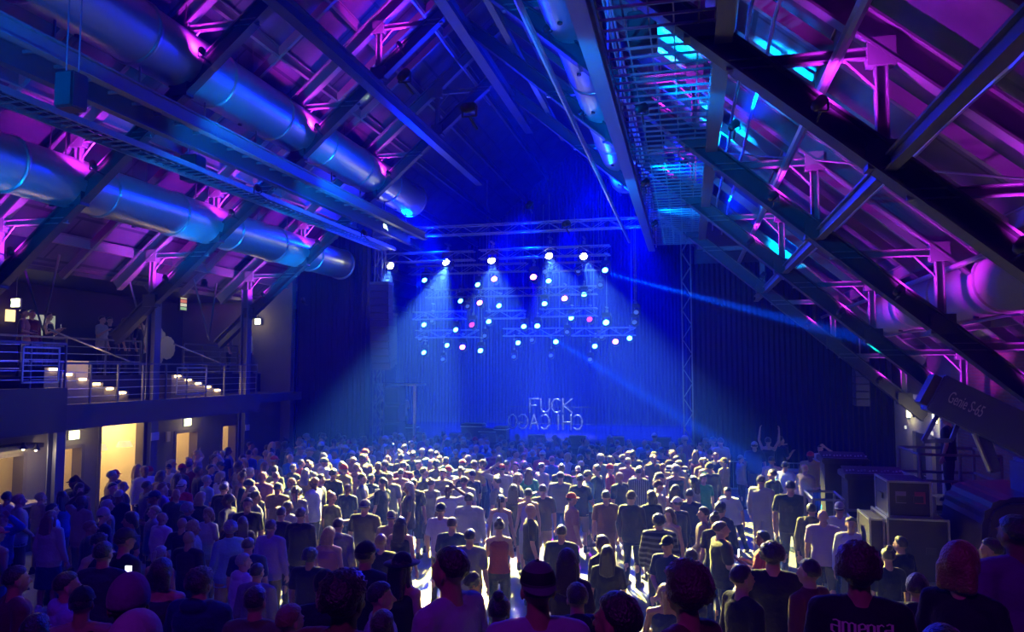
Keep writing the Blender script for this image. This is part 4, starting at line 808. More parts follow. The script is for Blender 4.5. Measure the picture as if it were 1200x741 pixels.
def make_top(pose, sex, kind):
    m = MB(); J, L = joints(pose, sex); q = 1 if sex == 'm' else .86; g = {'tee': .022, 'tank': .013, 'jacket': .035, 'dress': .016, 'hoodie': .038, 'long': .024}[kind]
    if kind == 'dress':
        m.rings([(0, 0, .52, .21, .19), (0, 0, .62, .205, .18)]+[(0, 0, z, a+g+.01, b+g+.01) for (z, a, b) in TORSO['f'] if .8 < z <= 1.38]+[(0, 0, 1.41, .13, .085)], 22)
    else:
        lo = {'tee': .83, 'tank': .9, 'jacket': .80, 'hoodie': .83, 'long': .83}[kind]
        hem = [] if lo > .85 else [(0, 0, lo-.02, .178+g, .125+g)]
        m.rings(hem+[(0, 0, z, a+g+(.012 if z < 1.2 else 0), b+g+(.012 if z < 1.2 else 0)) for (z, a, b) in TORSO[sex] if z >= lo and z < 1.46]+([(0, -.005, 1.47, .075, .068)] if kind != 'tank' else []), 22)
    for s in (-1, 1):
        sh, el, wr = J[s]
        if kind == 'tank' or kind == 'dress': m.cap(V3((s*.085, -.02, 1.38)), V3((s*.075, -.01, 1.455)), .03, .028)
        else:
            m.cap(V3((s*.06, -.01, 1.44)), sh, .065*q+g*.3, .068*q+g*.3)
            if kind == 'tee': m.cap(sh, sh.lerp(el, .68), .068*q+g*.25, .062*q+g*.3)
            else: m.cap(sh, el, .062*q+g*.45, .055*q+g*.4); m.cap(el, el.lerp(wr, .93), .055*q+g*.4, .040*q+g*.2)
    if kind == 'hoodie': m.ell((0, -.085, 1.47), (.11, .06, .075), 14, 10)
    if kind == 'jacket': m.rings([(0, -.01, 1.44, .09, .08), (0, -.012, 1.51, .078, .072)], 16)
    me = fuse(m, kind, .013, 3)
    return folds(me, 9, 5)   # soft cloth folds
def make_legs(pose, sex, kind):
    m = MB(); J, L = joints(pose, sex)
    if kind == 'skirt': m.rings([(0, 0, .45, .21, .18), (0, 0, .7, .20, .16), (0, 0, .86, .185, .14), (0, 0, .96, .172, .125), (0, 0, 1.02, .15, .11)], 20)
    elif kind == 'longskirt': m.rings([(0, 0, .12, .25, .22), (0, 0, .5, .22, .19), (0, 0, .86, .185, .14), (0, 0, .96, .172, .125), (0, 0, 1.02, .15, .11)], 20)
    else:
        m.rings([(0, 0, .8, .10, .09), (0, 0, .84, .165, .125), (0, 0, .92, .182, .132), (0, 0, .99, .170, .122)], 20)
        for s in (-1, 1):
            h, k, a = L[s]
            if kind == 'shorts': m.cap(h, h.lerp(k, .95), .108, .09)
            elif kind == 'jeans': m.cap(h, k, .102, .073); m.cap(k, a+V3((0, 0, .0)), .07, .054)
            else: m.cap(h, k, .108, .088); m.cap(k, a+V3((0, 0, -.01)), .086, .072)
    me = fuse(m, kind, .014, 3)
    return folds(me, 8, 7)
def make_shoe(pose, sex, s):
    m = MB(); J, L = joints(pose, sex)
    if 1:
        a = L[s][2]; m.cap(a+V3((0, -.035, -.035)), a+V3((s*.014, .145, -.05)), .052, .038); m.cap(a+V3((0, -.02, -.02)), a+V3((0, -.02, .03)), .048, .045); m.box(a+V3((s*.006, .055, -.079)), (.085, .27, .022))
    return fuse(m, 'shoes', .012, 2)
def make_hair(kind):
    m = MB(); n, k = 40, 28; V = []; F = []
    th = {'short': .010, 'crop': .006, 'curly': .026, 'long': .014, 'bun': .010, 'ponytail': .010, 'afro': .038, 'bob': .022}.get(kind, .01)
    top = V3((0, -.012, 1.655)); ro = (.078+th, .098+th, .095+th); cut = {'long': -.02, 'afro': -.02, 'bob': -.06}.get(kind, .0)
    for j in range(k+1):
        ph = PI*j/k
        for i in range(n):
            t = 2*PI*i/n; d = V3((math.sin(ph)*math.cos(t), math.sin(ph)*math.sin(t), math.cos(ph)))
            lim = -.45 if d.y < .25 else (.28+.35*max(0, d.y-.25))        # hairline: lower at the nape, high on the brow
            if d.y < .25 and d.y > -.25 and kind not in ('long', 'bob', 'afro'): lim = -.12+.5*abs(d.y)*0 if d.y < 0 else -.05+d.y
            if kind in ('long', 'bob') and d.y < .3: lim = -.8
            inr = min(1, max(0, (d.z-lim)/.12)); amp = {'curly': .016, 'afro': .016, 'short': .004, 'long': .005}.get(kind, .003)
            nz = amp*(mnoise.noise(d*(7 if kind in ('curly', 'afro') else 5))+.6*mnoise.noise(d*17))
            r = [ro[c]*(.80+.20*inr)+nz*inr for c in range(3)]
            V.append(top+V3((d.x*r[0], d.y*r[1], d.z*r[2])))
    for j in range(k):
        for i in range(n): i2 = (i+1) % n; F.append((j*n+i, (j+1)*n+i, (j+1)*n+i2, j*n+i2))
    m.add(V, F)
    if kind == 'long':
        for x in (-.06, -.03, 0, .03, .06): m.cap(V3((x, -.075, 1.62)), V3((x*1.35, -.115, 1.36+abs(x)*.6)), .045, .026)
        for s in (-1, 1): m.cap(V3((s*.078, -.02, 1.64)), V3((s*.105, -.03, 1.42)), .03, .018)
        return fuse(m, kind, .010, 3)
    if kind == 'bob':
        for x in (-.06, -.02, .02, .06): m.cap(V3((x, -.065, 1.62)), V3((x*1.2, -.08, 1.53)), .05, .036)
        return fuse(m, kind, .010, 3)
    if kind == 'bun': m.ell((0, -.07, 1.765), (.045, .045, .04), 12, 8)
    if kind == 'ponytail': m.ell((0, -.115, 1.69), (.025, .03, .028), 10, 8); m.cap((0, -.13, 1.68), (0, -.15, 1.46), .032, .012)
    return m.mesh(kind, True)
def make_cap(kind):
    m = MB(); V = []; F = []; n, k = 28, 10
    ro = (.088, .108, .105) if kind != 'beanie' else (.09, .112, .115)
    for j in range(k+1):
        ph = (PI*.5 if kind != 'beanie' else PI*.58)*j/k
        for i in range(n): t = 2*PI*i/n; V.append(V3((0, -.01, 1.668))+V3((ro[0]*math.sin(ph)*math.cos(t), ro[1]*math.sin(ph)*math.sin(t), ro[2]*math.cos(ph))))
    for j in range(k):
        for i in range(n): i2 = (i+1) % n; F.append((j*n+i, (j+1)*n+i, (j+1)*n+i2, j*n+i2))
    F.append(tuple(k*n+i for i in range(n))[::-1]); m.add(V, F)
    if kind in ('cap', 'backcap'):
        s = 1 if kind == 'cap' else -1; P = []; N = 11
        for i in range(N): a = PI*(.12+.76*i/(N-1)); P.append((.082*math.cos(a), .10*math.sin(a)*s-.01, 1.672)); P.append((.085*math.cos(a), (.10*math.sin(a)+.075*math.sin(a))*s-.01, 1.658))
        V = P+[(x, y, z-.006) for x, y, z in P]; F = []
        for i in range(N-1): a = 2*i; F += [(a, a+2, a+3, a+1), (2*N+a, 2*N+a+1, 2*N+a+3, 2*N+a+2), (a+1, a+3, 2*N+a+3, 2*N+a+1)]
        m.add(V, F); m.ell((0, -.01, 1.774), (.009, .009, .006), 8, 6)
    if kind == 'hat': m.rings([(0, -.01, 1.665, .16, .18), (0, -.01, 1.672, .16, .18)], 28)
    return m.mesh(kind, True)
CACHE = {}
def get(fn, *a):
    k = (fn.__name__,)+a
    if k not in CACHE: CACHE[k] = fn(*a); CACHE[k].materials.append(None)
    return CACHE[k]
# clothing palette (linear)
PAL = {'black': (.012, .012, .014), 'charcoal': (.04, .04, .045), 'grey': (.22, .22, .23), 'lightgrey': (.42, .42, .44), 'white': (.72, .72, .70), 'cream': (.6, .55, .4), 'navy': (.015, .025, .09), 'blue': (.03, .12, .5), 'lightblue': (.2, .4, .6), 'red': (.45, .02, .03),
       'maroon': (.15, .015, .03), 'rose': (.45, .2, .22), 'pink': (.7, .15, .3), 'purple': (.18, .03, .28), 'lavender': (.38, .28, .5), 'olive': (.14, .15, .06), 'green': (.03, .2, .12), 'tan': (.38, .28, .17), 'khaki': (.36, .31, .2), 'brown': (.12, .06, .035), 'orange': (.7, .18, .03), 'yellow': (.6, .5, .08), 'denim': (.07, .12, .26), 'palegreen': (.35, .5, .38)}
def cloth(c): return mat('cloth_'+c, PAL[c], .8, sheen=.22, bump=.25, bscale=40, var=.12, vscale=6)
def topmat(c):
    if c == 'striped': return MATS.get('cloth_striped') or wavemat('cloth_striped', PAL['navy'], PAL['lightgrey'], 'Z', 3.3, wide=.75)
    if c == 'pinstripe': return MATS.get('cloth_pin') or wavemat('cloth_pin', PAL['charcoal'], PAL['lightgrey'], 'X', 9, wide=.8)
    if c == 'plaid': return MATS.get('cloth_plaid') or wavemat('cloth_plaid', PAL['black'], (.12, .12, .16), 'Z', 3.5, wide=.6)
    if c == 'pattern': return MATS.get('cloth_pattern') or mat('cloth_pattern', (.3, .22, .22), .85, var=.8, vscale=16)
    return cloth(c)
SKIN = [mat('skin_%s' % k, c, .55, bump=.05, bscale=60, var=.08) for k, c in (('fair', (.62, .38, .28)), ('tan', (.45, .25, .16)), ('brown', (.22, .11, .07)), ('deep', (.10, .05, .035)))]
HAIRC = {'black': (.012, .010, .010), 'brown': (.06, .03, .018), 'blonde': (.5, .34, .14), 'red': (.28, .13, .06), 'grey': (.3, .3, .3), 'dark': (.022, .015, .012)}
def hairmat(c): return mat('hair_'+c, HAIRC[c], .35, sheen=.35, spec=.8, bump=.5, bscale=70, var=.3, vscale=30)
def setmat(o, m): o.material_slots[0].link = 'OBJECT'; o.material_slots[0].material = m
def child(name, me, parent, m): o = bpy.data.objects.new(name, me); COL.objects.link(o); o.parent = parent; setmat(o, m); return o
SEX = {'m': 'man', 'f': 'woman'}
def person(x, y, z=0, face=0, sex='m', top='black', tk='tee', bot='charcoal', bk='jeans', hair='short', hc='dark', pose='stand', skin=0, s=1.0, hat=None, hatc='black', item=None, label=None, group=None, wide=1.0, tilt=0):
    b = bpy.data.objects.new('person', get(make_body, pose, sex)); COL.objects.link(b); setmat(b, SKIN[skin]); b.location = (x, y, z); b.rotation_euler = (math.radians(-tilt) if tilt else 0, 0, math.radians(face)); b.scale = (s*wide, s*wide, s)
    child({'tee': 't_shirt', 'tank': 'tank_top', 'jacket': 'jacket', 'dress': 'dress', 'hoodie': 'hoodie', 'long': 'long_sleeve_shirt'}[tk], get(make_top, pose, sex, tk), b, topmat(top))
    if tk != 'dress': child({'jeans': 'jeans', 'shorts': 'shorts', 'trousers': 'trousers', 'skirt': 'skirt', 'longskirt': 'skirt'}[bk], get(make_legs, pose, sex, bk), b, cloth(bot))
    for sd in (-1, 1): child('shoe', get(make_shoe, pose, sex, sd), b, cloth('white' if skin % 2 else 'charcoal'))
    if hair != 'bald' : child('hair', get(make_hair, hair), b, hairmat(hc))
    if hat: child('cap' if 'cap' in hat else hat, get(make_cap, hat), b, topmat(hatc))
    if item:
        J, L = joints(pose, sex); w = J[1][2]; d = (J[1][2]-J[1][1]).normalized(); p = w+d*.09
        R_ = Matrix.Rotation(math.radians(face), 4, 'Z'); wp = V3((x, y, z))+(R_ @ V3((p.x*s*wide, p.y*s*wide, p.z*s)))
        it = thing('smartphone' if item == 'phone' else 'drink_cup', wp, '', 'phone' if item == 'phone' else 'cup', 'phones in the crowd' if item == 'phone' else 'cups in the crowd', rz=math.radians(face))
        if item == 'phone': MB().box((0, 0, .05), (.075, .009, .15)).build('case', BLACK, it); MB().box((0, -.006, .05), (.067, .003, .138)).build('screen', mat('phone_screen', (.8, .9, 1), .3, emit=5, ecol=(.75, .85, 1)), it)
        else: MB().lathe([(0, -.03), (.028, -.03), (.038, .10), (.036, .10), (.027, -.02), (0, -.02)], 12).build('cup_body', mat('cup_plastic', (.6, .6, .62), .3), it)
        b['_item'] = it.name; it['_own'] = 1
    b['category'] = 'person'; b['label'] = label or ''
    if group: b['group'] = group
    b['_d'] = [top, tk, bot, bk, hair, hc, hat or '', hatc, pose, sex, item or '']
    return b
PEOPLE = []
def floorpos(px, py, s=1.0, zb=0): p = atZ(px, py, zb+1.755*s); return p.x, p.y
OBST = [(-15.5, -14.2, 12.6, 14.8), (2.6, 3.9, 12.4, 13.9), (3.8, 6.2, 10.9, 13.8), (4.2, 5.8, 15.7, 17.3)]
OBST += [(-15, -14.5, k-.25, k+.25) for k in (14.9, 18.1, 22.6)]
def freep(x, y, d=.6, obst=True):
    if obst:
        for (a, b, c, e) in OBST:
            if a-.32 < x < b+.32 and c-.32 < y < e+.32: return False
        if (x > -.2 and y > 26.9) or y > 27.4 or (x < -11.4 and y > 26.1) or x < -15: return False
    return all((x-a)**2+(y-b)**2 > d*d for a, b, _ in PEOPLE)
def P(px, py, label, zb=0, s=1.0, **k):
    x, y = floorpos(px, py, s, zb); u = Vector((x, y)).normalized(); ym = 25.4 if x > -.3 else 27
    if zb == 0 and y > ym: p = atY(px, py, ym); x, y = p.x, p.y; s = min(1.13, p.z/1.755)
    for q in sorted([i*.07 for i in range(-16, 17)], key=abs):
        if freep(x+u.x*q, y+u.y*q, .56+.12*max(0, k.get('wide', 1)-1)): x += u.x*q; y += u.y*q; break
    else: print('crowded', label)
    o = person(x, y, zb, s=s, label=label, **k); PEOPLE.append((x, y, o)); return o
def PZ(px, py, dist, label, s=1.0, **k):  # someone on a riser: the ray to the head top and a distance
    r = ray(px, py); p = EYEP + r*dist; o = person(p.x, p.y, p.z-1.755*s, s=s, label=label, **k); PEOPLE.append((p.x, p.y, o)); return o
# ================================================================== NAMED SPECTATORS (nearest the camera, on the riser)
R2, R1 = 1.5, .75
P(527, 641, 'man with dark cropped hair in lavender t-shirt, largest head near the bottom middle', R2, face=68, top='lavender', hair='short', hc='dark', skin=1, s=1.0)
P(630, 652, 'person in patterned backwards cap and lavender t-shirt at the bottom edge', R2, face=20, top='lavender', hair='crop', skin=1, hat='backcap', hatc='plaid', item='phone', pose='phone')
P(722, 673, 'man with short dark hair, reddish lit face turned left, black hooded top', R2, face=62, top='black', tk='hoodie', skin=1)
P(803, 668, 'woman with big dark curly hair and a glowing reddish cheek, bottom of the frame', R2, face=50, sex='f', top='brown', hair='afro', hc='brown', skin=1)
P(405, 672, 'broad dark figure with a reddish neck at the bottom, left of the lavender shirts', R2, face=-10, top='maroon', hair='curly', hc='black', skin=2, wide=1.1)
P(1005, 641, 'person with round afro hair and black t-shirt with blackletter writing on the back', R2, face=-4, top='black', hair='afro', hc='brown', skin=1)
P(1126, 636, 'woman with reddish blonde hair pinned up, in black top beside the barrier', R2, face=-40, sex='f', top='black', hair='bob', hc='red', skin=0, s=.99)
P(1190, 604, 'big person in purple t-shirt cut off by the right edge', R2, face=20, top='purple', hair='short', hc='black', skin=2, wide=1.25)
P(1160, 631, 'person lit by a phone screen, facing left near the right edge', R1, face=70, top='black', pose='phone', item='phone', skin=1)
P(161, 722, 'person in lilac beanie at the bottom left edge', R2, face=0, top='black', hair='crop', hat='beanie', hatc='lavender')
P(152, 682, 'person in dark purple beanie behind the lilac beanie', R2, face=30, top='black', hair='crop', hat='beanie', hatc='purple', skin=2)
P(97, 689, 'person in black cap and sleeveless top at lower left', R1, face=25, top='black', tk='tank', hat='cap', hatc='black', skin=1)
P(80, 672, 'person in a lavender hoodie at lower left', R1, face=-40, top='lavender', tk='hoodie', hair='crop')
P(20, 672, 'person in maroon long sleeves at the left edge', R1, top='maroon', tk='long', face=-30)
P(45, 690, 'person with long dark hair in purple top near the left edge', R1, sex='f', top='purple', hair='long', face=10)
P(147, 620, 'person in dark cap with a pale badge, standing at the lower left', R1, top='black', hat='cap', hatc='charcoal', face=-20)
P(122, 633, 'person in black jacket holding up a small bright phone, lower left', R1, top='charcoal', tk='jacket', pose='phone', item='phone', face=10)
P(190, 655, 'woman with a dark bob in charcoal dress, lower left', R1, sex='f', top='charcoal', tk='dress', hair='bob', face=15)
P(222, 622, 'bald man in black t-shirt at the lower left, back turned', 0, top='black', hair='bald', skin=1)
P(236, 660, 'broad person with dark curly hair and navy hoodie, lower left', R1, top='navy', tk='hoodie', hair='curly', wide=1.12)
P(262, 733, 'top of a head with purple-lit short hair at the bottom edge', R2, top='purple', hair='crop', hc='grey')
P(341, 708, 'person with reddish short hair low in the frame, left of the phone user', R1, face=-20, top='maroon', hair='short', hc='red')
P(447, 682, 'person in pale lavender t-shirt with short dark hair, low in the middle left', R1, top='lightgrey', face=-60, pose='reach')
P(449, 714, 'person with closely cropped hair at the bottom edge, in maroon t-shirt', R1, top='maroon', hair='crop', hc='brown', skin=2)
P(503, 702, 'person in dark purple t-shirt leaning in beside the big lavender t-shirt man', R1, top='purple', face=-50, tilt=12, pose='reach')
P(429, 636, 'broad person in black cap and black jacket, seen from behind, lower middle', R1, top='black', tk='jacket', hat='cap', hatc='black', wide=1.1, face=-12)
P(472, 640, 'woman in black wide hat and black dress, lower middle', R1, sex='f', top='black', tk='dress', hat='hat', hatc='black', hair='long', face=-20)
P(665, 643, 'woman with straight long dark hair behind the patterned cap', R1, sex='f', top='charcoal', hair='long', hc='dark')
P(676, 683, 'person in black hoodie low between the patterned cap and the reddish face', R1, top='black', tk='hoodie', face=20)
P(905, 637, 'broad person in black t-shirt, back turned, lower right', R1, top='black', wide=1.18, hair='curly', hc='black', face=-5)
P(947, 655, 'person in dark maroon jacket at the lower right, facing left', R1, top='maroon', tk='jacket', face=50)
P(1105, 731, 'crown of a dark purple head at the bottom right edge', R2, top='black', hair='crop', hc='black')
P(1075, 672, 'person in black hoodie beside the barrier, lower right', R1, top='black', tk='hoodie', face=-20)
P(870, 662, 'person in black long sleeves, low right, talking', R1, top='black', tk='long', face=-60, hair='short')
P(585, 697, 'woman in black tank top with a low bun at the bottom middle', R1, sex='f', top='black', tk='tank', hair='bun', face=10)
P(300, 690, 'person in dark olive jacket at the lower left, back turned', R1, top='olive', tk='jacket', face=5)
P(380, 700, 'person in black beanie and black long sleeves, low left of centre', R1, top='black', tk='long', hat='beanie', hatc='black', face=15)
# ---- on the floor
F0 = [
 (485, 561, 'man in black t-shirt and black shorts with arms down, beside the bright floor patch', dict(top='black', bot='black', bk='shorts')),
 (519, 550, 'man facing the camera with folded arms in a khaki shirt', dict(face=172, top='khaki', tk='long', pose='cross', bot='khaki', bk='trousers')),
 (473, 541, 'broad man in maroon t-shirt near the middle, back turned', dict(top='maroon', wide=1.12, bot='tan', bk='shorts')),
 (457, 554, 'man in grey t-shirt and charcoal jeans behind the folded-arms man', dict(top='grey', wide=1.05)),
 (497, 549, 'man in olive t-shirt standing sideways left of the folded-arms man', dict(top='olive', face=-60, pose='drink', item='cup')),
 (544, 558, 'man in light grey t-shirt with short dark hair, back turned, mid floor', dict(top='lightgrey', bot='navy', face=10)),
 (550, 578, 'wide person in pale grey hoodie with dark hood lining', dict(top='lightgrey', tk='hoodie', wide=1.1)),
 (553, 551, 'man in charcoal t-shirt just right of the folded-arms man', dict(top='charcoal', face=60)),
 (540, 547, 'woman with a ponytail in black tank top beside the folded-arms man', dict(sex='f', top='black', tk='tank', hair='ponytail', face=40)),
 (582, 559, 'bearded-looking man in grey t-shirt left of the magenta light', dict(top='grey', face=80)),
 (587, 580, 'woman with a ponytail and white tank top, straps crossing her back', dict(sex='f', top='white', tk='tank', hair='ponytail', bot='denim')),
 (595, 539, 'man in black vest over white shirt, mid floor', dict(top='black', tk='tank', face=-40)),
 (604, 540, 'man in dark tank top with folded arms beside the vest man', dict(top='navy', tk='tank', face=150, pose='cross')),
 (607, 555, 'woman with long blonde hair facing right, arms bent', dict(sex='f', top='charcoal', hair='long', hc='blonde', face=-80, pose='phone')),
 (474, 521, 'large person in white t-shirt near the stage left corner', dict(top='white', wide=1.2, bot='grey')),
 (505, 527, 'man in bright blue t-shirt near the stage, lit blue', dict(top='blue', face=10, wide=1.05)),
 (579, 526, 'person in violet-lit purple hoodie near the stage', dict(top='purple', tk='hoodie')),
 (680, 556, 'man in black t-shirt and tan shorts reaching out his right arm', dict(top='black', bot='tan', bk='shorts', pose='reach', face=-10)),
 (657, 553, 'man in grey t-shirt with short brown hair, broad back turned', dict(top='grey', hair='short', hc='brown', wide=1.08, bot='denim')),
 (670, 578, 'person in red cap turned right and pale pink t-shirt with dark patch', dict(top='rose', hat='cap', hatc='red', face=-60, bot='black', hair='crop')),
 (636, 568, 'man in charcoal t-shirt and tan shorts with arms hanging', dict(top='charcoal', bot='tan', bk='shorts', face=15)),
 (619, 570, 'woman in pale lavender tank top and shorts beside the tan shorts man', dict(sex='f', top='lavender', tk='tank', bot='lightgrey', bk='shorts', face=30)),
 (602, 574, 'woman in short black dress with long dark hair, mid floor', dict(sex='f', top='black', tk='dress', hair='long')),
 (699, 545, 'tall man in navy t-shirt and navy shorts facing left', dict(top='navy', bot='navy', bk='shorts', face=70, s=1.04)),
 (689, 550, 'person in grey cap and pale blue t-shirt talking to the tall navy man', dict(top='lightblue', hat='cap', hatc='grey', face=-60)),
 (735, 525, 'man in cream t-shirt holding one arm up to his head, mid right', dict(top='cream', pose='headhand', face=10)),
 (736, 537, 'man in rose t-shirt with white beanie, back turned', dict(top='rose', bot='grey', hair='crop', hat='beanie', hatc='cream')),
 (748, 548, 'man in thin vertical striped shirt, back turned', dict(top='pinstripe', bot='charcoal')),
 (740, 576, 'man in dark cap, black jacket and black jeans standing on his own', dict(top='black', tk='jacket', hat='cap', hatc='charcoal', bot='black', face=-20, s=1.03)),
 (710, 575, 'man in dark brown t-shirt and brown jeans, mid floor', dict(top='brown', bot='brown', face=15)),
 (763, 576, 'person with a dark bob and black jacket next to the lone cap man', dict(sex='f', top='black', tk='jacket', hair='bob', face=30)),
 (666, 531, 'woman with blonde bob in white t-shirt, right of centre', dict(sex='f', top='white', hair='bob', hc='blonde', face=-50)),
 (680, 533, 'man in navy t-shirt with curly hair, right of centre', dict(top='navy', hair='curly')),
 (689, 527, 'man in navy long sleeves with a dark cap, right of centre', dict(top='navy', tk='long', hat='cap', hatc='navy', face=40)),
 (704, 533, 'person with pale green hair in pale green t-shirt, right of centre', dict(sex='f', top='palegreen', hair='afro', hc='grey', bot='cream')),
 (647, 535, 'person in blue hoodie holding a drink, centre of the crowd', dict(top='blue', tk='hoodie', pose='drink', item='cup')),
 (793, 534, 'broad man in horizontally striped shirt, back turned', dict(top='striped', bot='navy', wide=1.15, s=1.03)),
 (884, 518, 'tall man in pale cap, navy t-shirt and grey shorts, back turned', dict(top='navy', hat='cap', hatc='lightgrey', bot='grey', bk='shorts', s=1.06, wide=1.12)),
 (892, 557, 'man in long cream shirt and cream trousers facing right', dict(top='cream', tk='long', bot='cream', bk='trousers', face=-30, s=1.04, wide=1.1, hair='crop')),
 (868, 560, 'person in white t-shirt bending forward left of the long cream shirt', dict(top='white', face=150, tilt=25, bot='black', s=.95)),
 (848, 537, 'person in wide hat, tan shirt and pale jeans facing left', dict(top='tan', hat='hat', hatc='brown', bot='lightblue', face=60, pose='reach')),
 (828, 538, 'woman in dark green tank top and long brown skirt', dict(sex='f', top='green', tk='tank', bot='brown', bk='longskirt', face=-20, hair='bun')),
 (835, 512, 'woman in purple tank top and pink skirt looking at a phone', dict(sex='f', top='purple', tk='tank', bot='pink', bk='skirt', face=85, pose='phone', item='phone')),
 (844, 507, 'man in white t-shirt behind the woman with pink skirt', dict(top='white', face=20)),
 (821, 518, 'man in white t-shirt and blue jeans hugging a bag, facing left', dict(top='white', bot='blue', face=80, pose='clasp')),
 (802, 511, 'person in pale beanie and rose t-shirt near the stage right corner', dict(top='rose', hat='beanie', hatc='cream', face=50)),
 (767, 508, 'man in white cap and purple tank top near the stage right corner', dict(top='purple', tk='tank', hat='cap', hatc='white', face=-30)),
 (770, 527, 'child-sized person in cream t-shirt with folded arms', dict(top='cream', face=160, pose='cross', s=.88)),
 (759, 520, 'man in navy t-shirt beside the child-sized person', dict(top='navy', hair='crop', bot='navy')),
 (792, 568, 'woman with long dark hair and tan tank top, right of the striped shirt', dict(sex='f', top='tan', tk='tank', hair='long', face=-30)),
 (812, 558, 'woman with long black hair in light grey t-shirt facing left', dict(sex='f', top='lightgrey', hair='long', hc='black', face=60)),
 (793, 583, 'man in white cap and navy jacket, low right of centre', dict(top='navy', tk='jacket', hat='cap', hatc='white', face=40)),
 (808, 573, 'man in navy t-shirt with cropped dark hair behind the white cap', dict(top='navy', hair='crop', face=-10)),
 (772, 570, 'man in brown cap facing right and cream t-shirt', dict(top='cream', hat='cap', hatc='brown', face=-80)),
 (868, 534, 'person in grey cap and cream long sleeves by the barriers', dict(top='cream', tk='long', hat='cap', hatc='grey', face=-70, s=.9)),
 (845, 589, 'person with dark curly hair in navy long sleeves, right of centre', dict(top='navy', tk='long', hair='curly', face=-40)),
 (824, 594, 'man in long patterned shirt and cream trousers facing left', dict(top='pattern', tk='long', bot='cream', bk='trousers', face=80, pose='clasp')),
 (837, 592, 'woman with a dark bun between the patterned shirt and the big dark t-shirt', dict(sex='f', top='charcoal', hair='bun', face=20)),
 (900, 512, 'woman in black dress raising both arms near the barriers', dict(sex='f', top='black', tk='dress', pose='armsup', face=-20)),
 (915, 509, 'person in black t-shirt with arms stretched out by the draped table', dict(top='black', pose='point', face=-60)),
 (920, 541, 'man in white t-shirt and blue jeans in front of the draped table', dict(top='white', bot='blue', face=-30)),
 (943, 542, 'bald man in tan t-shirt right of the draped table', dict(top='tan', hair='bald', face=-40, pose='reach')),
 (961, 522, 'person in white t-shirt and orange shorts by the tube rack', dict(top='white', bot='orange', bk='shorts', face=150, pose='headhand')),
 (926, 563, 'very tall man in black t-shirt with small white print, back turned', dict(top='black', s=1.1, wide=1.15, hair='crop', face=-10)),
 (951, 590, 'person in charcoal hoodie beside the bald man', dict(top='charcoal', tk='hoodie', face=-20)),
 (845, 611, 'large man in black t-shirt holding a phone out, facing right', dict(top='black', bot='navy', wide=1.2, face=-75, pose='reach', item='phone', s=1.04, hair='crop', hc='brown')),
 (893, 622, 'man in bright red t-shirt facing left, looking down at a phone', dict(top='red', face=75, pose='phone', item='phone', skin=2)),
 (772, 603, 'person with dark curly hair and plaid jacket, back turned', dict(top='plaid', tk='jacket', hair='curly', hc='black', wide=1.08)),
 (784, 602, 'woman in pale tank top facing the camera, lit from below', dict(sex='f', top='cream', tk='tank', face=160, hair='long', skin=0, pose='drink', item='phone')),
 (782, 629, 'man in dark cap looking down, hands together, below the plaid jacket', dict(top='navy', hat='cap', hatc='black', face=150, pose='clasp')),
 (810, 643, 'person in black t-shirt with short dark hair left of the large phone man', dict(top='black', face=5, pose='drink')),
 (964, 594, 'bald man in lavender t-shirt at the lower right, back turned', dict(top='lavender', hair='bald', wide=1.08, face=-5)),
 (984, 595, 'man in pale cap and white t-shirt left of the grey flight cases', dict(top='white', hat='backcap', hatc='lightgrey', face=-20)),
 (997, 606, 'young man in white collared shirt facing the camera, by the flight cases', dict(top='white', tk='long', face=170, bot='charcoal')),
 (1054, 613, 'person in black jacket in front of the flight cases', dict(top='black', tk='jacket', face=40)),
 (1040, 642, 'person with dark bun low in front of the flight cases', dict(sex='f', top='black', hair='bun', face=10)),
 (658, 615, 'man in charcoal t-shirt with cropped hair, low centre', dict(top='charcoal', hair='crop')),
 (705, 628, 'woman with dark bob in black jacket, low centre', dict(sex='f', top='black', tk='jacket', hair='bob', face=50)),
 (712, 638, 'woman with long black hair over black t-shirt, low centre', dict(sex='f', top='black', hair='long', hc='black')),
 (585, 609, 'woman in maroon tank top with dark hair up, arms bent', dict(sex='f', top='maroon', tk='tank', hair='bun', bot='black', pose='phone', face=15)),
 (551, 620, 'man in plain grey t-shirt with neat short hair in front of the big dark head', dict(top='grey', hair='short', hc='black')),
 (470, 606, 'woman in sleeveless black dress with long dark hair, back turned', dict(sex='f', top='black', tk='dress', hair='long', hc='black')),
 (530, 606, 'person in navy t-shirt low centre, left of the plain grey t-shirt', dict(top='navy', hair='crop')),
 (517, 590, 'man in white t-shirt with dark cap at centre, back turned', dict(top='white', hat='backcap', hatc='charcoal')),
 (428, 586, 'broad man in charcoal t-shirt and grey cap, left of centre', dict(top='charcoal', hat='backcap', hatc='grey', wide=1.15, bot='black')),
 (386, 618, 'woman in pink dress with short blonde hair, back turned', dict(sex='f', top='rose', tk='dress', hair='bob', hc='blonde')),
 (397, 607, 'person in grey hoodie behind the pink dress', dict(top='grey', tk='hoodie', hair='short')),
 (353, 595, 'tall man in black suit jacket and black jeans, left of the pink dress', dict(top='black', tk='jacket', bot='black', s=1.03)),
 (318, 609, 'person in long lavender shirt with short brown hair, lower left', dict(top='lavender', tk='long', hc='brown', bot='charcoal')),
 (330, 594, 'man in charcoal jacket behind the long lavender shirt', dict(top='charcoal', tk='jacket')),
 (286, 648, 'person in white hoodie, lower left', dict(top='white', tk='hoodie', hair='crop', hc='grey', face=-30)),
 (302, 652, 'person in grey hoodie right of the white hoodie', dict(top='grey', tk='hoodie', hair='crop')),
 (122, 596, 'person in pale beanie at the left, near the bar', dict(top='black', hat='beanie', hatc='lightgrey', face=-30)),
 (62, 590, 'person in white t-shirt in the dark left corner', dict(top='white', face=-40)),
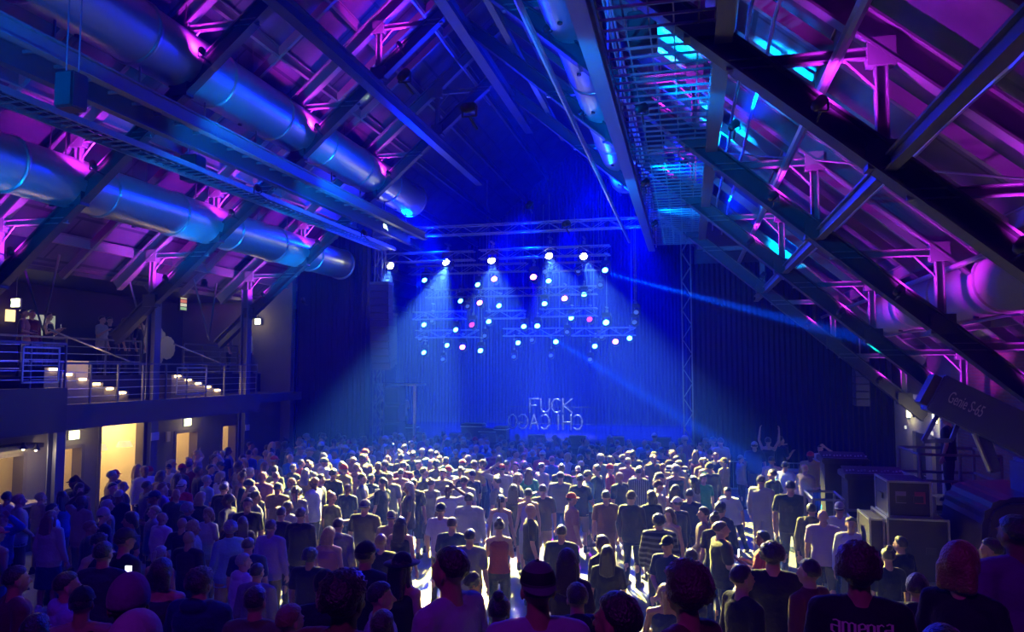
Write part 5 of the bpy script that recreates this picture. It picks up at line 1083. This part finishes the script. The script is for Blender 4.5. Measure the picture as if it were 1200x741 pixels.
 (376, 556, 'man in black t-shirt with long sideburns facing right, in the yellow light', dict(top='black', face=-60)),
 (425, 555, 'man in grey t-shirt facing right, edge of the yellow light', dict(top='grey', face=-70, pose='phone', item='cup')),
 (448, 560, 'woman in black t-shirt holding a drink, facing left', dict(sex='f', top='black', hair='ponytail', face=70, pose='drink', item='cup')),
 (322, 546, 'man in olive t-shirt lit yellow, back turned', dict(top='olive')),
 (400, 541, 'man in red and white shirt facing left in the yellow light', dict(top='red', tk='long', face=60)),
 (418, 542, 'person in pale pink hoodie with blonde hair', dict(sex='f', top='rose', tk='hoodie', hc='blonde', hair='short')),
 (312, 528, 'man in light blue t-shirt in the yellow light, far left', dict(top='lightblue', hair='short', hc='blonde')),
 (382, 523, 'man in white t-shirt with blonde hair facing left, lit yellow', dict(top='white', hc='blonde', face=80)),
 (356, 519, 'man in cream t-shirt lit yellow near the dark drape', dict(top='cream', hc='blonde')),
 (292, 528, 'man in blue t-shirt lit on the far left', dict(top='blue')),
 (285, 537, 'woman with long blonde hair facing the camera, far left', dict(sex='f', top='cream', hair='long', hc='blonde', face=150)),
 (243, 557, 'man with white hair in light blue shirt, left side', dict(top='lightblue', hc='grey', face=-30)),
 (214, 563, 'man in white cap and bright red shirt, left side', dict(top='red', tk='long', hat='backcap', hatc='white')),
 (222, 541, 'man in dark red t-shirt, broad back, left side', dict(top='maroon', wide=1.15, hc='black')),
 (263, 566, 'man in black jacket with dark hair, left side of the yellow light', dict(top='black', tk='jacket', wide=1.05)),
 (297, 571, 'person in charcoal jacket with a pale cap, left side', dict(top='charcoal', tk='jacket', hat='backcap', hatc='cream')),
 (236, 577, 'woman with blonde bob in black jacket, left side', dict(sex='f', top='black', tk='jacket', hair='bob', hc='blonde')),
]
for (x, y, lab, kw) in F0: P(x, y, lab, 0, **kw)
# two figures on stage, gallery spectators
def PA(X, Y, z, label, **k): o = person(X, Y, z, label=label, **k); PEOPLE.append((X, Y, o)); return o
PA(-15.75, 13.9, 0, 'bartender in a white shirt standing behind the bar counter', top='white', tk='long', face=-90)
q = atY(472, 480, 29.8); PA(q.x, 29.8, 1.3, 'man in white t-shirt standing on the stage by the black cases', top='white', bot='charcoal', face=20, pose='phone', s=1.05)
q = atY(449, 480, 29.3); PA(q.x-.05, 29.3, 1.3, 'dark figure standing beside the side fill stack', top='black', face=-60)
for k, (px, Yp, X, kw, lab) in enumerate(((27, 0, -16.75, dict(top='rose', sex='f', face=-60, pose='cross'), 'person in pink top leaning on the gallery rail, far left'), (36, 0, -16.9, dict(top='maroon', tk='long', face=-90), 'person in dark red long shirt at the gallery rail'),
        (56, 0, -17.2, dict(top='black', tk='tank', sex='f', face=-70, hair='bun', pose='phone', item='phone'), 'woman with glasses lit by a phone on the gallery'), (119, 0, -16.8, dict(top='lightgrey', face=-80, pose='drink'), 'person in pale shirt at the gallery rail, drinking'),
        (128, 0, -17.0, dict(top='black', face=-120), 'person in black t-shirt with arm bent on the gallery'), (146, 0, -16.8, dict(top='charcoal', face=-60, hair='crop'), 'person in charcoal shirt on the gallery left of the paper discs'),
        (163, 0, -17.3, dict(top='black', sex='f', hair='long', face=-80), 'dark figure standing in front of the paper discs'), (292, 0, -16.7, dict(top='white', face=-70), 'person in white t-shirt at the small gallery landing'), (268, 0, -16.8, dict(top='grey', face=-60), 'person in grey t-shirt next to the small gallery landing'))):
    p = atX(px, 400, X); PA(X, p.y, 4.0, lab, **kw)
p = atX(1076, 515, 5.2); PA(5.0, 16.4, 1.6, 'man in black t-shirt standing on the small scissor lift platform', top='black', face=60, s=.98)
PA(atY(1052, 560, 16.9).x, 16.9, 0, 'man in rose t-shirt seated-height behind the mixing desk', top='rose', face=80, s=.96, hair='crop')
PA(atY(988, 560, 18.6).x, 18.6, 0, 'sound engineer in black behind the tall mixing desk', top='black', face=20)
# lettering on the afro-haired person's shirt (blackletter strokes)
host = [o for (_, _, o) in PEOPLE if 'blackletter' in o['label']][0]
AM = {'a': [[(0, .0), (0, .55)], [(0, 0), (.12, -.08)], [(.3, 1), (.3, 0)], [(0, .55), (.3, .5)], [(.05, .95), (.18, 1.05), (.3, .95)], [(.3, 0), (.4, -.08)]],
      'm': [[(0, 1), (0, 0)], [(.24, .95), (.24, 0)], [(.48, .95), (.48, 0)], [(0, .88), (.12, 1.02), (.24, .88), (.36, 1.02), (.48, .88)], [(0, 0), (.08, -.08)], [(.24, 0), (.32, -.08)], [(.48, 0), (.58, -.08)]],
      'e': [[(0, .9), (0, .08)], [(0, .08), (.14, -.06), (.28, .1)], [(0, .9), (.15, 1.04), (.27, .9), (.27, .62), (0, .5)]], 'n': [[(0, 1), (0, 0)], [(.26, .92), (.26, 0)], [(0, .86), (.14, 1.03), (.26, .9)], [(0, 0), (.08, -.08)], [(.26, 0), (.36, -.08)]],
      'r': [[(0, 1), (0, 0)], [(0, .84), (.14, 1.03), (.24, .88)], [(0, 0), (.1, -.08)]]}
m = MB(); cx = 0; wsum = {'a': .44, 'm': .64, 'e': .36, 'n': .42, 'r': .30}; word = 'amenra'; W = sum(wsum[c] for c in word); sc_ = .30/W; hh = .058
for c in word:
    for st_ in AM[c]:
        for (u0, v0), (u1, v1) in zip(st_, st_[1:]):
            a = Vector(((cx+u0)*sc_-.15, 0, v0*hh)); b = Vector(((cx+u1)*sc_-.15, 0, v1*hh)); th = .0125 if abs(u0-u1) < .01 else .006
            # wrap onto the back of the shirt
            for q in (a, b): q.y = -math.sqrt(max(.0001, 1-(q.x/.215)**2))*.157
            m.bar(a, b, th, .004, (0, -1, 0))
    cx += wsum[c]
o = m.build('shirt_lettering', mat('print_pale', (.85, .72, .75), .7), host); o.location = (0, 0, 1.345)
# ================================================================== THE REST OF THE CROWD
rnd = random.Random(11)
def zone(x, y):
    if y > 23: return 'close to the stage'
    if x < -10 and y > 12: return 'near the lit doorways'
    if x < -6 and y < 17: return 'in the dark left side'
    if x > 1.5: return 'on the brick wall side'
    if y > 19: return 'in the packed far rows'
    if x < -3: return 'in the yellow light left of centre'
    return 'around the open middle floor'
pts = [(x, y) for (x, y, o) in PEOPLE]; fill = []
OBST += [(o.location.x-w_, o.location.x+w_, o.location.y-.6, o.location.y+.6) for o in COL.objects for w_ in [{'mixing_desk': .6, 'rolling_rack': .35, 'draped_table': .6, 'crowd_barrier': .9}.get(o.name.split('.')[0], 0)] if w_ and o.parent is None]
def okp(x, y, d): return all((x-a)**2+(y-b)**2 > d*d for a, b in pts)
def region(x0, x1, y0, y1, d, n):
    for _ in range(n):
        x, y = rnd.uniform(x0, x1), rnd.uniform(y0, y1)
        if x < -14.3 or (x < -13.5 and y < 15.6) or (x > 1.2+(y < 24)*1.0 and y > 24.7): continue
        if abs(x+14.75) < .5 and min(abs(y-k) for k in (14.9, 18.1, 22.6)) < .5: continue
        if okp(x, y, d) and freep(x, y, .1): pts.append((x, y)); fill.append((x, y))
region(-13.8, -7, 10.5, 16, .62, 900); region(-9, -4.5, 9, 13, .8, 260)
region(-14.2, -5, 15, 21, .62, 1500); region(-14.2, .8, 21, 27.3, .60, 3500); region(-5.5, .5, 17.3, 21.5, .72, 500)
region(-5, 1.2, 12.8, 17.3, 1.25, 60); region(.5, 3.6, 17, 24, 1.1, 90); region(1.0, 2.8, 11, 15, 1.1, 40); region(-12, -5, 8.4, 10.5, .85, 150); region(-7, 1.5, 8.4, 11.5, 1.3, 20)
fill.sort(key=lambda p: p[0]**2*.2+p[1]**2)
NIND = 300-len(PEOPLE)
print('PEOPLE explicit', len(PEOPLE), 'fill', len(fill))
TC = ['black']*6+['charcoal']*3+['grey', 'grey', 'lightgrey', 'white', 'white', 'white', 'cream', 'navy', 'navy', 'blue', 'lightblue', 'red', 'maroon', 'rose', 'purple', 'olive', 'green', 'tan', 'brown', 'denim', 'yellow']
BC = ['black', 'black', 'charcoal', 'denim', 'denim', 'navy', 'grey', 'tan', 'khaki', 'brown']
HD = {'short': 'short %s hair', 'crop': 'cropped %s hair', 'curly': 'curly %s hair', 'long': 'long %s hair', 'bun': '%s bun', 'ponytail': '%s ponytail', 'bob': '%s bob', 'bald': 'bald head', 'afro': '%s afro'}
PD = {'stand': '', 'cross': ', arms folded', 'phone': ', arms bent forward', 'drink': ', one arm raised to chest', 'hips': ', hand on hip', 'pockets': ', hands in pockets', 'headhand': ', hand on head', 'reach': ', one forearm forward', 'clasp': ', hands clasped', 'point': ', arm stretched out', 'armsup': ', both arms up'}
TN = {'tee': 't-shirt', 'tank': 'tank top', 'jacket': 'jacket', 'dress': 'dress', 'hoodie': 'hoodie', 'long': 'long sleeves'}
used = set()
def attrs():
    sex = 'f' if rnd.random() < .33 else 'm'
    pose = rnd.choice(['stand']*5+['cross', 'phone', 'drink', 'hips', 'pockets', 'pockets', 'reach', 'clasp', 'headhand'])
    tk = rnd.choice(['tee']*6+['long', 'hoodie', 'jacket', 'tank'] if sex == 'm' else ['tee', 'tee', 'tank', 'tank', 'dress', 'long', 'jacket'])
    hair = rnd.choice(['short']*5+['crop', 'crop', 'curly', 'bald'] if sex == 'm' else ['long', 'long', 'bob', 'bun', 'ponytail', 'curly'])
    hat = rnd.choice([None]*5+['cap', 'backcap', 'beanie']) if sex == 'm' and hair in ('short', 'crop') else None
    return dict(sex=sex, top=rnd.choice(TC), tk=tk, bot=rnd.choice(BC), bk=rnd.choice(['jeans', 'jeans', 'trousers', 'shorts'] if sex == 'm' else ['jeans', 'jeans', 'shorts', 'skirt']), hair=hair, hc=rnd.choice(['dark', 'dark', 'black', 'brown', 'brown', 'blonde', 'grey', 'red']), pose=pose, skin=rnd.choice([0, 0, 1, 1, 2, 3]), hat=hat, hatc=rnd.choice(['black', 'white', 'grey', 'navy', 'red']), wide=rnd.uniform(.95, 1.13), s=rnd.uniform(.93, 1.04))
def facing(x, y):
    r = rnd.random(); base = math.degrees(math.atan2(x+5, 29-y))   # towards the stage
    return base+(rnd.gauss(0, 18) if r < .55 else rnd.uniform(-120, 120) if r < .88 else rnd.uniform(150, 210))
for (x, y) in fill[:NIND]:
    for _ in range(60):
        a = attrs(); z = zone(x, y)
        hd = (a['hatc']+' '+{'cap': 'cap', 'backcap': 'backwards cap', 'beanie': 'beanie'}[a['hat']]) if a['hat'] else (HD[a['hair']] % a['hc'] if '%s' in HD[a['hair']] else HD[a['hair']])
        lab = '%s in %s %s, %s%s, %s' % (SEX[a['sex']], a['top'].replace('lightgrey', 'light grey').replace('lightblue', 'light blue'), TN[a['tk']], hd, PD[a['pose']], z)
        if lab not in used and len(lab.split()) <= 16: break
    used.add(lab); o = person(x, y, 0, face=facing(x, y), label=lab, **a); PEOPLE.append((x, y, o))
for _, _, o in PEOPLE:
    o['group'] = 'spectators on the floor' if 'gallery' not in o['label'] else 'spectators on the gallery'
for o in list(COL.objects):   # held objects get their holder's words
    if o.get('_own'):
        h = [b for (_, _, b) in PEOPLE if b.get('_item') == o.name]
        if h:
            lab = h[0]['label'].split(','); base = ' '.join(lab[0].split()[:11]); o['label'] = ('phone held by the ' if o['category'] == 'phone' else 'cup held by the ')+base
for o in COL.objects:
    for k in ('_own', '_item', '_d'):
        if k in o: del o[k]
# beyond the three hundred that show largest: one mass of far spectators
def far_mesh():
    dec = {}
    def d(fn, ratio, *a):
        k = (fn.__name__,)+a
        if k not in dec:
            src = get(fn, *a); o = bpy.data.objects.new('tmp', src); COL.objects.link(o); md = o.modifiers.new('d', 'DECIMATE'); md.ratio = min(1, ratio/max(1, len(src.polygons)))
            dg = bpy.context.evaluated_depsgraph_get(); dg.update(); m2 = bpy.data.meshes.new_from_object(o.evaluated_get(dg)); bpy.data.objects.remove(o); dec[k] = ([v.co.copy() for v in m2.vertices], [tuple(p.vertices) for p in m2.polygons])
        return dec[k]
    V = []; F = []; MI = []; slots = []
    for (x, y) in fill[NIND:]:
        a = attrs(); a['pose'] = rnd.choice(['stand', 'stand', 'phone', 'cross', 'pockets']); a['top'] = a['top']; T = Matrix.Translation((x, y, 0)) @ Matrix.Rotation(math.radians(facing(x, y)), 4, 'Z') @ Matrix.Diagonal((a['wide']*a['s'], a['wide']*a['s'], a['s'], 1))
        L = [(d(make_body, 1500, a['pose'], a['sex']), SKIN[a['skin']]), (d(make_top, 500, a['pose'], a['sex'], a['tk']), topmat(a['top']))]
        if a['tk'] != 'dress': L.append((d(make_legs, 300, a['pose'], a['sex'], 'jeans'), cloth(a['bot'])))
        if a['hair'] != 'bald': L.append((d(make_hair, 350, a['hair']), hairmat(a['hc'])))
        if a['hat']: L.append((d(make_cap, 250, a['hat']), cloth(a['hatc'])))
        for ((vv, ff), m_) in L:
            if m_ not in slots: slots.append(m_)
            k = len(V); V += [T @ c for c in vv]; F += [tuple(i+k for i in f) for f in ff]; MI += [slots.index(m_)]*len(ff)
    me = bpy.data.meshes.new('crowd'); me.from_pydata(V, [], F)
    for m_ in slots: me.materials.append(m_)
    me.polygons.foreach_set('material_index', MI); me.polygons.foreach_set('use_smooth', [True]*len(F)); o = bpy.data.objects.new('crowd', me); COL.objects.link(o)
    tag(o, 'packed mass of the farthest small spectators standing just below the stage', 'crowd', kind='stuff')
if len(fill) > NIND: far_mesh()
